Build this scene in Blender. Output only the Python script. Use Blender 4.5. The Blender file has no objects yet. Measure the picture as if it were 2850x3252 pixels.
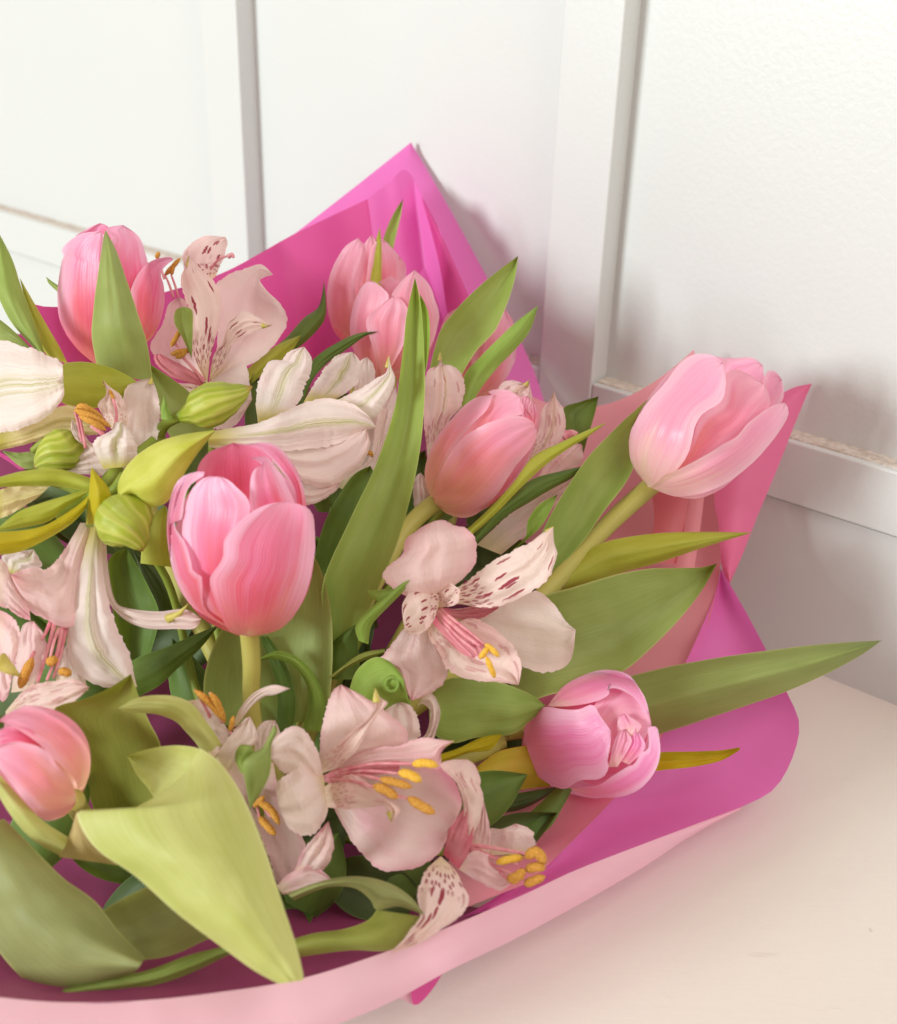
import bpy, math, random
from mathutils import Vector, Matrix, noise as mnoise

S = bpy.context.scene
COL = S.collection

# ------------------------------------------------------------------ camera
IW, IH = 2850.0, 3252.0            # size of the photograph
FS = 3658.0                        # focal length in photograph pixels
CAM_H = 0.309                      # camera height above the table, metres
zc = Vector((148, 4551, 2300)).normalized()          # world up seen from the camera
xc = (Vector((1, 0, 0)) - zc * zc.x).normalized()
yc = zc.cross(xc)
ROT = Matrix((xc, yc, zc))
cam_data = bpy.data.cameras.new('camera')
cam = bpy.data.objects.new('camera', cam_data)
COL.objects.link(cam)
cam.matrix_world = Matrix.Translation((0, 0, CAM_H)) @ ROT.to_4x4()
cam_data.sensor_fit = 'HORIZONTAL'
cam_data.sensor_width = 36.0
cam_data.lens = FS / IW * 36.0
cam_data.clip_start = 0.01
cam_data.clip_end = 50
cam_data.dof.use_dof = True
cam_data.dof.focus_distance = 0.43
cam_data.dof.aperture_fstop = 13.0
S.camera = cam

# ------------------------------------------------------------------ light
world = bpy.data.worlds.new('World'); S.world = world; world.use_nodes = True
bg = world.node_tree.nodes['Background']
bg.inputs[0].default_value = (1.0, 0.795, 0.72, 1)
bg.inputs[1].default_value = 0.46

def area(name, loc, target, sx, sy, energy, color):
    ld = bpy.data.lights.new(name, 'AREA'); ld.shape = 'RECTANGLE'
    ld.size = sx; ld.size_y = sy; ld.energy = energy; ld.color = color
    o = bpy.data.objects.new(name, ld); COL.objects.link(o)
    o.location = loc
    o.rotation_euler = (Vector(target) - Vector(loc)).to_track_quat('-Z', 'Y').to_euler()
    return o
area('window_light', (-1.92, -0.78, 0.74), (0.08, 0.43, 0.12), 0.56, 0.60, 42, (0.93, 0.985, 0.985))
area('fill_light', (0.85, -0.55, 1.45), (0.08, 0.45, 0.10), 1.1, 1.1, 13, (1.0, 0.92, 0.86))  # added fill lamp, brightens flower tops, table and right-facing wall strips

S.view_settings.view_transform = 'Standard'
S.view_settings.look = 'None'
S.view_settings.gamma = 1.0
S.view_settings.exposure = 0.27
S.cycles.max_bounces = 10
S.cycles.diffuse_bounces = 5
S.cycles.transmission_bounces = 8
S.cycles.use_denoising = True

# ------------------------------------------------------------------ geometry helpers
VIEWS = {'F': (0, 0, 1.59040), '1': (0, 600, .55804), '2': (700, 400, .61384), '3': (1700, 1000, .64174),
         '4': (0, 1600, .55804), '5': (900, 1600, .55804), '6': (1500, 1900, .66964), '7': (0, 2300, .66964),
         'A': (500, 1380, .33251), 'B': (1100, 1100, .50223), 'C': (600, 2100, .66964), 'D': (0, 1050, .58694),
         'E': (1600, 1000, .78223), 'G': (0, 2900, .83705)}

def pts(view, s):
    ox, oy, k = VIEWS[view]
    out = []
    for w in s.split():
        a, b = w.split(',')
        out.append((ox + float(a) * k, oy + float(b) * k))
    return out

def ray(px, py):
    return ROT @ Vector(((px - IW / 2) / FS, -(py - IH / 2) / FS, -1.0))

CAMP = Vector((0, 0, CAM_H))
def W(px, py, dmm):
    return CAMP + ray(px, py) * (dmm / 1000.0)

def catmull(P, n=12):
    if len(P) < 3:
        return [tuple(a + (b - a) * i / n for a, b in zip(P[0], P[-1])) for i in range(n + 1)]
    out = []
    Q = [P[0]] + list(P) + [P[-1]]
    for i in range(1, len(Q) - 2):
        p0, p1, p2, p3 = Q[i - 1], Q[i], Q[i + 1], Q[i + 2]
        for j in range(n):
            t = j / n; t2 = t * t; t3 = t2 * t
            out.append(tuple(0.5 * (2 * b + (c - a) * t + (2 * a - 5 * b + 4 * c - d) * t2 + (3 * b - a - 3 * c + d) * t3)
                             for a, b, c, d in zip(p0, p1, p2, p3)))
    out.append(tuple(P[-1]))
    return out

def resample(P, n):
    P = catmull(P)
    L = [0.0]
    for a, b in zip(P, P[1:]):
        L.append(L[-1] + math.dist(a, b))
    tot = L[-1] or 1.0
    out = []; k = 0
    for i in range(n + 1):
        s = tot * i / n
        while k < len(L) - 2 and L[k + 1] < s: k += 1
        seg = L[k + 1] - L[k]
        t = (s - L[k]) / seg if seg > 1e-9 else 0
        out.append(tuple(a + (b - a) * min(max(t, 0), 1) for a, b in zip(P[k], P[k + 1])))
    return out

def lerp_list(v, t):
    if not isinstance(v, (list, tuple)): return float(v)
    if len(v) == 1: return float(v[0])
    x = t * (len(v) - 1); i = min(int(x), len(v) - 2); f = x - i
    f = f * f * (3 - 2 * f) * .5 + f * .5
    return v[i] + (v[i + 1] - v[i]) * f

class Egg:
    """body of revolution that a tulip's petals lie on: axis base -> tip (pixels), radius, depth of both ends"""
    def __init__(self, view, base, tip, r, d0, d1, taper=0.45, belly=0.62):
        self.b = pts(view, base)[0]; self.t = pts(view, tip)[0]
        self.r = r * VIEWS[view][2]; self.d0, self.d1, self.tap, self.bel = d0, d1, taper, belly
        dx, dy = self.t[0] - self.b[0], self.t[1] - self.b[1]
        self.len = math.hypot(dx, dy); self.ax = (dx / self.len, dy / self.len)
    def prof(self, a):
        a = min(max(a, 0.0), 1.0)
        up = math.sqrt(max(0, 1 - (1 - min(a / .42, 1)) ** 2))
        down = 1 - self.tap * max(0, (a - .42) / .58) ** 2
        return max(up * down, .1)
    def depth(self, x, y, side, off):
        rx, ry = x - self.b[0], y - self.b[1]
        al = (rx * self.ax[0] + ry * self.ax[1]) / self.len
        lat = rx * self.ax[1] - ry * self.ax[0]
        d = self.d0 + (self.d1 - self.d0) * al
        R = self.r * self.prof(al)
        q = min(abs(lat) / R, 1.0)
        h = R * math.sqrt(max(0.0, 1 - q * q)) if q < .96 else R * .28 * max(0, 1 - (q - .96) / .04)
        return d - side * h / FS * d - off

def link(name, me, mat, parent=None, origin=None):
    o = bpy.data.objects.new(name, me)
    COL.objects.link(o)
    if mat is not None: me.materials.append(mat)
    if parent is not None: o.parent = parent
    return o

def new_mesh(name, V, Fc, UV=None, smooth=True):
    me = bpy.data.meshes.new(name)
    me.from_pydata(V, [], Fc)
    if smooth: me.polygons.foreach_set('use_smooth', [True] * len(Fc))
    if UV is not None:
        ul = me.uv_layers.new(name='UVMap')
        for lp in me.loops: ul.data[lp.index].uv = UV[lp.vertex_index]
    me.update()
    return me

SEED = [1]
def patch(parent, name, mat, view, A, B, d, b=0, tilt=0, nu=14, nv=26, ruf=0, rf=2.5, jag=0, prof='par',
          egg=None, side=1.0, off=0.0, curl=0.0, bow=None, wob=0.6, fold=0.0):
    """a curved sheet (petal, leaf, paper) lofted between its two edges, with depth, cupping and ruffles in mm"""
    SEED[0] += 1; sd = SEED[0] * 7.31
    a = resample(pts(view, A), nv); c = resample(pts(view, B), nv)
    k = VIEWS[view][2]
    org = parent.matrix_basis.translation.copy() if parent is not None else None
    V = []; UV = []
    for j in range(nv + 1):
        v = j / nv
        (ax, ay), (bx, by) = a[j], c[j]
        if jag:
            wd = math.hypot(bx - ax, by - ay) or 1
            env = min(1, v * 3) * min(1, wd / 150)
            for sgn in (0, 1):
                n = mnoise.noise((v * 38 + sd, sgn * 9.1, 0)) * jag + mnoise.noise((v * 9 + sd, sgn * 5.3, 3)) * jag
                ux, uy = (ax - bx) / wd, (ay - by) / wd
                if sgn == 0: ax += ux * n * env; ay += uy * n * env
                else: bx -= ux * n * env; by -= uy * n * env
        dm = lerp_list(d, v) if d is not None else 0
        bm = lerp_list(b, v); tm = lerp_list(tilt, v)
        for i in range(nu + 1):
            u = i / nu; w = 2 * u - 1
            x = ax + (bx - ax) * u; y = ay + (by - ay) * u
            if bow:
                q = v ** 3 * (1 - w * w); x += bow[0] * k * q; y += bow[1] * k * q
            if egg is not None:
                dd = egg.depth(x, y, side, off)
                dd -= curl * abs(w) ** 5 * math.sin(math.pi * min(v * 1.02, 1))
            else:
                dd = dm + tm * (u - .5)
                dd -= bm * ((1 - w * w) if prof == 'par' else (1 - abs(w) ** 1.2))
            if ruf:
                dd += ruf * abs(w) ** 2.5 * mnoise.noise((v * rf * 2 + sd, (1 if w > 0 else -1) * 3.7, sd)) * min(1, v * 3)
            if fold:
                dd += fold * mnoise.noise((u * 5.5 + sd, v * 1.3 + sd, 1.7)) * min(1, v * 2.5)
            if wob:
                dd += wob * mnoise.noise((x * .012 + sd, y * .012, sd * .3))
            p = W(x, y, dd)
            if org is not None: p = p - org
            V.append(p); UV.append((u, v))
    Fc = []
    n1 = nu + 1
    for j in range(nv):
        for i in range(nu):
            Fc.append((j * n1 + i, j * n1 + i + 1, (j + 1) * n1 + i + 1, (j + 1) * n1 + i))
    return link(name, new_mesh(name, V, Fc, UV), mat, parent)

def tube(parent, name, mat, path, radii, n=10, m=24, rn=None):
    """tapered tube through world points; radii in mm along the path"""
    org = parent.matrix_basis.translation.copy() if parent is not None else Vector()
    P = [Vector(p) for p in resample([tuple(p) for p in path], m)]
    V = []; UV = []; Fc = []
    ref = Vector((.3, .8, .52)).normalized(); 
    for j, p in enumerate(P):
        t = (P[min(j + 1, m)] - P[max(j - 1, 0)]).normalized()
        x = t.cross(ref).normalized(); y = t.cross(x)
        r = lerp_list(radii, j / m) / 1000.0
        for i in range(n):
            an = 2 * math.pi * i / n
            V.append(p + x * math.cos(an) * r + y * math.sin(an) * r - org); UV.append((i / n, j / m))
    for j in range(m):
        for i in range(n):
            i2 = (i + 1) % n
            Fc.append((j * n + i, j * n + i2, (j + 1) * n + i2, (j + 1) * n + i))
    V.append(P[0] - org); UV.append((.5, 0)); V.append(P[-1] - org); UV.append((.5, 1))
    e0, e1 = len(V) - 2, len(V) - 1
    for i in range(n):
        i2 = (i + 1) % n
        Fc.append((e0, i2, i)); Fc.append((e1, m * n + i, m * n + i2))
    return link(name, new_mesh(name, V, Fc, UV), mat, parent)

def box(parent, name, mat, org, ax, ay, az, lo, hi, bev=0.0):
    """box in a local frame: org + ax*x + ay*y + az*z"""
    V = []
    for x in (lo[0], hi[0]):
        for y in (lo[1], hi[1]):
            for z in (lo[2], hi[2]):
                V.append(org + ax * x + ay * y + az * z)
    Fc = [(0, 1, 3, 2), (4, 6, 7, 5), (0, 4, 5, 1), (2, 3, 7, 6), (0, 2, 6, 4), (1, 5, 7, 3)]
    me = new_mesh(name, V, Fc, None, False)
    o = link(name, me, mat, parent)
    if bev:
        m = o.modifiers.new('bevel', 'BEVEL'); m.width = bev; m.segments = 3; m.limit_method = 'NONE'
        me.polygons.foreach_set('use_smooth', [True] * 6)
        wn = o.modifiers.new('wn', 'WEIGHTED_NORMAL')
    return o

def thing(name, label, cat, loc, group=None):
    o = bpy.data.objects.new(name, None); COL.objects.link(o)
    o.empty_display_size = .01
    o.location = loc; o['label'] = label; o['category'] = cat
    if group: o['group'] = group
    return o
def tag(o, label, cat, group=None):
    o['label'] = label; o['category'] = cat
    if group: o['group'] = group
    return o

# ------------------------------------------------------------------ materials
def srgb(r, g, b):
    f = lambda c: ((c / 255) / 12.92 if c <= 10 else ((c / 255 + .055) / 1.055) ** 2.4)
    return (f(r), f(g), f(b), 1)

class NT:
    def __init__(self, name):
        self.m = bpy.data.materials.new(name); self.m.use_nodes = True
        self.t = self.m.node_tree; self.t.nodes.clear()
        self.out = self.t.nodes.new('ShaderNodeOutputMaterial')
    def n(self, typ, props=None, **ins):
        x = self.t.nodes.new('ShaderNode' + typ)
        for k, v in (props or {}).items(): setattr(x, k, v)
        for k, v in ins.items(): self.set(x, k, v)
        return x
    def set(self, x, k, v):
        key = int(k[1:]) if k[0] == 'i' and k[1:].isdigit() else k.replace('_', ' ')
        s = x.inputs[key]
        if hasattr(v, 'is_output') and v.is_output: self.t.links.new(v, s)
        elif isinstance(v, bpy.types.Node): self.t.links.new(v.outputs[0], s)
        else: s.default_value = v
    def math(self, op, a, b=None, c=None, clamp=False):
        x = self.n('Math', {'operation': op, 'use_clamp': clamp}, i0=a)
        if b is not None: self.set(x, 'i1', b)
        if c is not None: self.set(x, 'i2', c)
        return x.outputs[0]
    def mix(self, f, a, b, blend='MIX'):
        x = self.n('Mix', {'data_type': 'RGBA', 'blend_type': blend}, i0=f, i6=a, i7=b)
        return x.outputs[2]
    def ramp(self, f, stops, interp='EASE'):
        x = self.n('ValToRGB', None, i0=f); cr = x.color_ramp; cr.interpolation = interp
        while len(cr.elements) < len(stops): cr.elements.new(.5)
        for e, (p, c) in zip(cr.elements, stops): e.position = p; e.color = c
        return x.outputs[0]
    def smooth(self, v, lo, hi):
        x = self.n('MapRange', {'interpolation_type': 'SMOOTHSTEP'}, i0=v, i1=lo, i2=hi)
        return x.outputs[0]
    def uv(self):
        uvn = self.n('UVMap', {'uv_map': 'UVMap'}); sp = self.n('SeparateXYZ', None, i0=uvn)
        return sp.outputs[0], sp.outputs[1]
    def vec(self, x, y, z=0.0):
        return self.n('CombineXYZ', None, i0=x, i1=y, i2=z).outputs[0]
    def noise(self, vec, scale=1.0, detail=3.0, rough=.5):
        return self.n('TexNoise', None, Vector=vec, Scale=scale, Detail=detail, Roughness=rough).outputs[0]
    def rnd(self):
        return self.n('ObjectInfo').outputs['Random']
    def finish(self, color, rough, trans, tcol=None, bump=None, bdist=.0003, spec=.4, sheen=0.0, bstr=.5):
        pr = self.n('BsdfPrincipled', None, Base_Color=color, Roughness=rough)
        pr.inputs['Specular IOR Level'].default_value = spec
        if sheen: pr.inputs['Sheen Weight'].default_value = sheen
        nb = None
        if bump is not None:
            bp = self.n('Bump', None, Height=bump, Distance=bdist, Strength=bstr); nb = bp.outputs[0]
            self.set(pr, 'Normal', nb)
        sh = pr.outputs[0]
        if trans:
            tr = self.n('BsdfTranslucent', None, Color=tcol if tcol is not None else color)
            if nb is not None: self.set(tr, 'Normal', nb)
            mx = self.n('MixShader', None, i0=trans, i1=sh, i2=tr.outputs[0]); sh = mx.outputs[0]
        self.t.links.new(sh, self.out.inputs[0])
        return self.m

def mat_tulip(name, stops, edge, streak, trans=.35):
    N = NT(name); u, v = N.uv(); r = N.rnd()
    rr = N.math('MULTIPLY', r, 37.0)
    big = N.noise(N.vec(N.math('MULTIPLY', u, 2.2), N.math('MULTIPLY', v, 1.6), rr), 1.0, 2)
    fine = N.noise(N.vec(N.math('MULTIPLY', u, 46), N.math('MULTIPLY', v, 1.3), rr), 1.0, 4, .6)
    med = N.noise(N.vec(N.math('MULTIPLY', u, 9), N.math('MULTIPLY', v, .8), rr), 1.0, 2)
    vv = N.math('ADD', v, N.math('MULTIPLY', N.math('SUBTRACT', big, .5), .55))
    vv = N.math('ADD', vv, N.math('MULTIPLY', N.math('SUBTRACT', med, .5), .3))
    col = N.ramp(vv, stops)
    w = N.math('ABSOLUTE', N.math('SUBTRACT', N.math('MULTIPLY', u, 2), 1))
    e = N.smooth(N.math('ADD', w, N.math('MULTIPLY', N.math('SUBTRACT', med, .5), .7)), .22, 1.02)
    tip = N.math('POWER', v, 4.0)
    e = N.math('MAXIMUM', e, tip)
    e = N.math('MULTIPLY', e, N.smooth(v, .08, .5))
    col = N.mix(N.math('MULTIPLY', e, .95, clamp=True), col, edge)  # pale petal margin, strengthened to put sheen highlights into the colour
    col = N.mix(N.math('MULTIPLY', N.smooth(fine, .45, .75), .35), col, streak)
    col = N.mix(N.math('MULTIPLY', N.smooth(N.math('SUBTRACT', 1, fine), .5, .75), .22), col, edge)
    rib = N.n('TexWave', {'wave_type': 'BANDS', 'bands_direction': 'X'}, Vector=N.vec(u, N.math('MULTIPLY', v, .08), rr), Scale=9.0, Distortion=2.2, Detail=2.0, Detail_Scale=1.2).outputs[1]
    col = N.mix(N.math('MULTIPLY', N.math('MULTIPLY', N.smooth(rib, .6, 1.0), N.math('MULTIPLY', big, .14)), N.smooth(v, .05, .4)), col, streak)
    h = N.math('ADD', N.math('ADD', N.math('MULTIPLY', fine, .5), med), N.math('MULTIPLY', rib, -.06))
    tc = N.mix(.5, col, streak)
    return N.finish(col, .3, trans, tc, h, .0006, .55, .25)

def mat_alstro(name, base, throat, blush, dash=0, green=0, blush_amt=.5, trans=.46, dashcol=None, greencol=None, veins=.25):
    N = NT(name); u, v = N.uv(); r = N.rnd(); rr = N.math('MULTIPLY', r, 53.0)
    w = N.math('ABSOLUTE', N.math('SUBTRACT', N.math('MULTIPLY', u, 2), 1))
    big = N.noise(N.vec(N.math('MULTIPLY', u, 2.0), N.math('MULTIPLY', v, 2.0), rr), 1.0, 2)
    fine = N.noise(N.vec(N.math('MULTIPLY', u, 34), N.math('MULTIPLY', v, 1.1), rr), 1.0, 3, .6)
    col = N.ramp(v, [(0.0, throat), (.28, base), (1.0, base)])
    f = N.math('MULTIPLY', N.smooth(N.math('ADD', N.math('MULTIPLY', big, .9), N.math('MULTIPLY', N.math('POWER', w, 3), .25)), .42, .85), blush_amt)
    col = N.mix(f, col, blush)
    col = N.mix(N.math('MULTIPLY', N.math('POWER', v, 6), .35 * min(1, blush_amt * 1.6)), col, blush)
    col = N.mix(N.math('MULTIPLY', N.smooth(fine, .5, .75), veins), col, blush)
    if green:
        gm = N.smooth(N.math('ADD', w, N.math('MULTIPLY', N.math('SUBTRACT', fine, .5), .35)), .42, .02)
        gm = N.math('MULTIPLY', gm, N.smooth(v, .02, .3))
        gm = N.math('MULTIPLY', gm, N.smooth(fine, .36, .66))
        col = N.mix(N.math('MULTIPLY', gm, green), col, greencol or srgb(176, 184, 70))
    if dash:
        dc = dashcol or srgb(160, 34, 64)
        wig = N.math('SUBTRACT', N.noise(N.vec(N.math('MULTIPLY', u, 5), N.math('MULTIPLY', v, 3), rr), 1.0, 2), .5)
        fan = N.math('ADD', 6.0, N.math('MULTIPLY', v, 1.8))
        uu = N.math('ADD', N.math('MULTIPLY', N.math('ADD', u, N.math('MULTIPLY', wig, .08)), fan), rr)
        vo = N.n('TexVoronoi', {'voronoi_dimensions': '2D', 'feature': 'F1'},
                 Vector=N.vec(uu, N.math('ADD', N.math('MULTIPLY', v, 3.7), rr)), Scale=1.0, Randomness=.8)
        sc_ = N.n('SeparateColor', None, i0=vo.outputs['Color']); sz = sc_.outputs[0]; keep = N.smooth(sc_.outputs[1], .38, .42)
        lim = N.math('MULTIPLY_ADD', sz, .18, .13)
        m = N.smooth(N.math('SUBTRACT', vo.outputs['Distance'], lim), .035, -.035)
        m = N.math('MULTIPLY', m, N.math('MULTIPLY', N.smooth(v, .22, .34), N.smooth(v, .93, .78)))
        m = N.math('MULTIPLY', N.math('MULTIPLY', m, keep), N.smooth(w, .9, .74))
        vo2 = N.n('TexVoronoi', {'voronoi_dimensions': '2D', 'feature': 'F1'},
                  Vector=N.vec(N.math('ADD', N.math('MULTIPLY', u, 9), rr), N.math('MULTIPLY', v, 13)), Scale=1.0, Randomness=.8)
        m2 = N.smooth(vo2.outputs['Distance'], .32, .24)
        m2 = N.math('MULTIPLY', m2, N.math('MULTIPLY', N.smooth(v, .08, .16), N.smooth(v, .4, .28)))
        m = N.math('MAXIMUM', m, N.math('MULTIPLY', m2, .85))
        col = N.mix(N.math('MULTIPLY', m, dash), col, dc)
    crease = N.smooth(w, .0, .22)
    wr = N.noise(N.vec(N.math('MULTIPLY', u, 9), N.math('MULTIPLY', v, 5), rr), 1.0, 4, .6)
    h = N.math('ADD', N.math('ADD', N.math('MULTIPLY', fine, .8), N.math('MULTIPLY', wr, 1.6)), N.math('MULTIPLY', crease, .5))
    return N.finish(col, .5, trans, None, h, .0008, .3, .15)

def mat_leaf(name, c1, c2, edge, trans=.3, rough=.5, tc=None, veins=.4, tipc=None):
    N = NT(name); u, v = N.uv(); r = N.rnd(); rr = N.math('MULTIPLY', r, 61.0)
    fine = N.noise(N.vec(N.math('MULTIPLY', u, 64), N.math('MULTIPLY', v, 2.2), rr), 1.0, 4, .65)
    big = N.noise(N.vec(N.math('MULTIPLY', u, 2.5), N.math('MULTIPLY', v, 3), rr), 1.0, 3)
    spk = N.noise(N.vec(N.math('MULTIPLY', u, 30), N.math('MULTIPLY', v, 60), rr), 1.0, 2)
    line = N.n('TexWave', {'wave_type': 'BANDS', 'bands_direction': 'X'},
               Vector=N.vec(u, N.math('MULTIPLY', v, .06), rr), Scale=6.2, Distortion=1.6, Detail=2.0, Detail_Scale=1.5).outputs[1]
    f = N.math('ADD', N.math('MULTIPLY', fine, veins), N.math('MULTIPLY', big, 1 - veins * .6))
    col = N.mix(N.smooth(f, .25, .85), c1, c2)
    col = N.mix(N.math('MULTIPLY', N.smooth(line, .75, 1.0), N.math('MULTIPLY', N.smooth(big, .35, .7), .13)), col, N.mix(1.0, c1, (.45, .52, .4, 1), 'MULTIPLY'))
    col = N.mix(N.math('MULTIPLY', N.smooth(spk, .62, .8), .2), col, c2)
    dot = N.noise(N.vec(N.math('MULTIPLY', u, 42), N.math('MULTIPLY', v, 90), N.math('ADD', rr, 7.0)), 1.0, 1)
    col = N.mix(N.math('MULTIPLY', N.smooth(dot, .80, .86), .55), col, srgb(104, 84, 40))
    if tipc: col = N.mix(N.smooth(v, .35, 1.0), col, tipc)
    w = N.math('ABSOLUTE', N.math('SUBTRACT', N.math('MULTIPLY', u, 2), 1))
    col = N.mix(N.math('MULTIPLY', N.smooth(w, .95, .995), .5), col, edge)
    h = N.math('ADD', N.math('ADD', N.math('MULTIPLY', fine, .4), N.math('MULTIPLY', big, 1.0)), N.math('MULTIPLY', line, -.08))
    return N.finish(col, rough, trans, tc or N.mix(.5, col, srgb(190, 200, 40)), h, .0005, .28)

def mat_paper(name, c, trans=.3, rough=.45, tc=None):
    N = NT(name)
    tcn = N.n('TexCoord').outputs['Object']
    a = N.noise(tcn, 9.0, 3); bmp = N.noise(tcn, 22.0, 2)
    grain = N.noise(tcn, 900.0, 2)
    c2 = tuple(min(1, x * 1.12) for x in c[:3]) + (1,)
    col = N.mix(a, c, c2)
    h = N.math('ADD', bmp, N.math('MULTIPLY', grain, .01))
    return N.finish(col, rough, trans, tc, h, .004, .35, 0, .35)

M = {}
lt = mat_tulip
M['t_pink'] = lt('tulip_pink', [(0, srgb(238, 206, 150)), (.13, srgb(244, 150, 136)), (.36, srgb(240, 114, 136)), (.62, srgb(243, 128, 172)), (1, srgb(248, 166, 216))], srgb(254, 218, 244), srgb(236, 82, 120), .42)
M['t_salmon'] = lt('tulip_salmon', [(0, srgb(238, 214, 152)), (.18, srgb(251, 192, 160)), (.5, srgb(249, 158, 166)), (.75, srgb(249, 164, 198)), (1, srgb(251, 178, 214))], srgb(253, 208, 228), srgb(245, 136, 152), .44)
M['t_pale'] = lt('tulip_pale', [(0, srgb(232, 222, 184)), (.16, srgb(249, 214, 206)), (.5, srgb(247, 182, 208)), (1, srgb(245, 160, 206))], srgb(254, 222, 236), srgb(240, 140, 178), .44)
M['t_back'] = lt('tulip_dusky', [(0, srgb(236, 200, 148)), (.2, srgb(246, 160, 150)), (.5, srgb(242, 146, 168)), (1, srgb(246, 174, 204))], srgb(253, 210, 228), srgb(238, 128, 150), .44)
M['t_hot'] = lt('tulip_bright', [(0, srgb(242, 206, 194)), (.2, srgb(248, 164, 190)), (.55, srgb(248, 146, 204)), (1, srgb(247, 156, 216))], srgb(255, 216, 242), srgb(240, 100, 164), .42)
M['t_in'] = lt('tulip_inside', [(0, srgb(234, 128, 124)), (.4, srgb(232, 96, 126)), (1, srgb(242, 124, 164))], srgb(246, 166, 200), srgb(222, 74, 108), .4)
al = mat_alstro
PALE = srgb(252, 238, 231); WHT = srgb(252, 243, 237); BL = srgb(244, 190, 196)
M['a_plain'] = al('alstroemeria_plain', PALE, srgb(238, 224, 180), BL, blush_amt=.22, veins=.14)
M['a_pink'] = al('alstroemeria_pink', srgb(251, 226, 222), srgb(246, 228, 200), srgb(242, 170, 188), blush_amt=.6)
M['a_tip'] = al('alstroemeria_blushed_tip', srgb(251, 228, 222), srgb(246, 228, 200), srgb(242, 160, 186), blush_amt=.9, veins=.12)
M['a_rose'] = al('alstroemeria_rose', srgb(232, 160, 168), srgb(222, 110, 130), srgb(214, 100, 130), blush_amt=.6)
M['a_spot'] = al('alstroemeria_spotted', srgb(252, 234, 224), srgb(248, 234, 190), BL, dash=.95, blush_amt=.2, veins=.12)
M['a_faint'] = al('alstroemeria_faintly_spotted', srgb(251, 232, 222), srgb(246, 230, 196), BL, dash=.45, blush_amt=.35, dashcol=srgb(196, 96, 110))
M['a_green'] = al('alstroemeria_green_rib', WHT, srgb(214, 206, 110), BL, green=.85, blush_amt=.2, veins=.12)
M['a_rib'] = al('alstroemeria_ochre_rib', srgb(248, 226, 220), srgb(244, 226, 196), BL, dash=.5, green=.8, blush_amt=.35, dashcol=srgb(186, 84, 100), greencol=srgb(190, 150, 80))
M['a_cream'] = al('alstroemeria_cream', srgb(240, 226, 170), srgb(206, 200, 84), srgb(232, 210, 150), green=.5, blush_amt=.2)
lf = mat_leaf
M['l_mid'] = lf('leaf_mid_green', srgb(129, 156, 70), srgb(158, 182, 98), srgb(215, 232, 149))
M['l_glauc'] = lf('leaf_glaucous', srgb(130, 150, 78), srgb(158, 178, 104), srgb(206, 214, 140), .28)
M['l_yel'] = lf('leaf_yellow_green', srgb(172, 180, 50), srgb(198, 206, 92), srgb(220, 224, 130), .42)
M['l_lime'] = lf('leaf_lime', srgb(190, 200, 108), srgb(216, 222, 150), srgb(236, 238, 180), .36, .45)
M['l_bright'] = lf('leaf_bright_yellow', srgb(190, 198, 50), srgb(226, 230, 124), srgb(232, 236, 150), .36)
M['l_ochre'] = lf('leaf_ochre', srgb(186, 173, 32), srgb(208, 191, 39), srgb(215, 215, 94), .35)
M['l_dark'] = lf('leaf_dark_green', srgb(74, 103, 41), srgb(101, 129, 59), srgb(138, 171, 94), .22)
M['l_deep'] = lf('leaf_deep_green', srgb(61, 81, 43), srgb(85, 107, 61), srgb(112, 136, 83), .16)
M['l_fresh'] = lf('leaf_fresh_green', srgb(122, 158, 58), srgb(154, 186, 92), srgb(196, 214, 126), .3)
M['l_grey'] = lf('leaf_grey_green', srgb(138, 146, 92), srgb(160, 166, 108), srgb(204, 210, 132), .26)
M['l_olive'] = lf('leaf_olive', srgb(120, 129, 54), srgb(147, 153, 74), srgb(211, 217, 127), .28)
M['l_tan'] = lf('leaf_tan', srgb(193, 171, 112), srgb(211, 189, 134), srgb(226, 204, 149), .3)
M['l_orange'] = lf('leaf_orange_edge', srgb(200, 186, 50), srgb(222, 191, 72), srgb(250, 182, 83), .35)
M['stem'] = lf('tulip_stem', srgb(176, 172, 82), srgb(192, 184, 104), srgb(192, 184, 104), .12, .4, veins=.2)
M['stemg'] = lf('green_stem', srgb(120, 140, 44), srgb(146, 160, 62), srgb(150, 160, 70), .12, .4, veins=.2)
def mat_bud():
    N = NT('bud_green'); u, v = N.uv(); rr = N.math('MULTIPLY', N.rnd(), 41.0)
    nz = N.noise(N.vec(N.math('MULTIPLY', u, 12), N.math('MULTIPLY', v, 2.5), rr), 1.0, 3)
    a = N.math('SINE', N.math('ADD', N.math('MULTIPLY', u, 6.2832 * 12), N.math('MULTIPLY', nz, 7.0)))
    seam = N.math('SINE', N.math('ADD', N.math('MULTIPLY', u, 6.2832 * 3), 1.0))
    col = N.mix(N.smooth(N.math('ADD', N.math('MULTIPLY', a, .5), nz), .1, 1.2), srgb(164, 178, 58), srgb(196, 202, 98))
    col = N.mix(N.math('MULTIPLY', N.smooth(seam, .9, 1.0), .35), col, srgb(132, 148, 36))
    col = N.mix(N.smooth(v, .25, 0.0), col, srgb(146, 166, 40))
    col = N.mix(N.math('MULTIPLY', N.smooth(v, .86, 1.0), .7), col, srgb(196, 132, 76))
    h = N.math('ADD', N.math('MULTIPLY', a, .25), N.math('MULTIPLY', N.smooth(seam, .8, 1.0), -1.4))
    return N.finish(col, .45, .2, None, h, .0009, .3)
M['bud'] = mat_bud()
def mat_simple(name, c1, c2, rough=.5, trans=0, scale=300):
    N = NT(name); tcn = N.n('TexCoord').outputs['Object']; a = N.noise(tcn, scale, 3)
    return N.finish(N.mix(N.smooth(a, .3, .7), c1, c2), rough, trans, None, a, .0012, .25)
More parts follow.
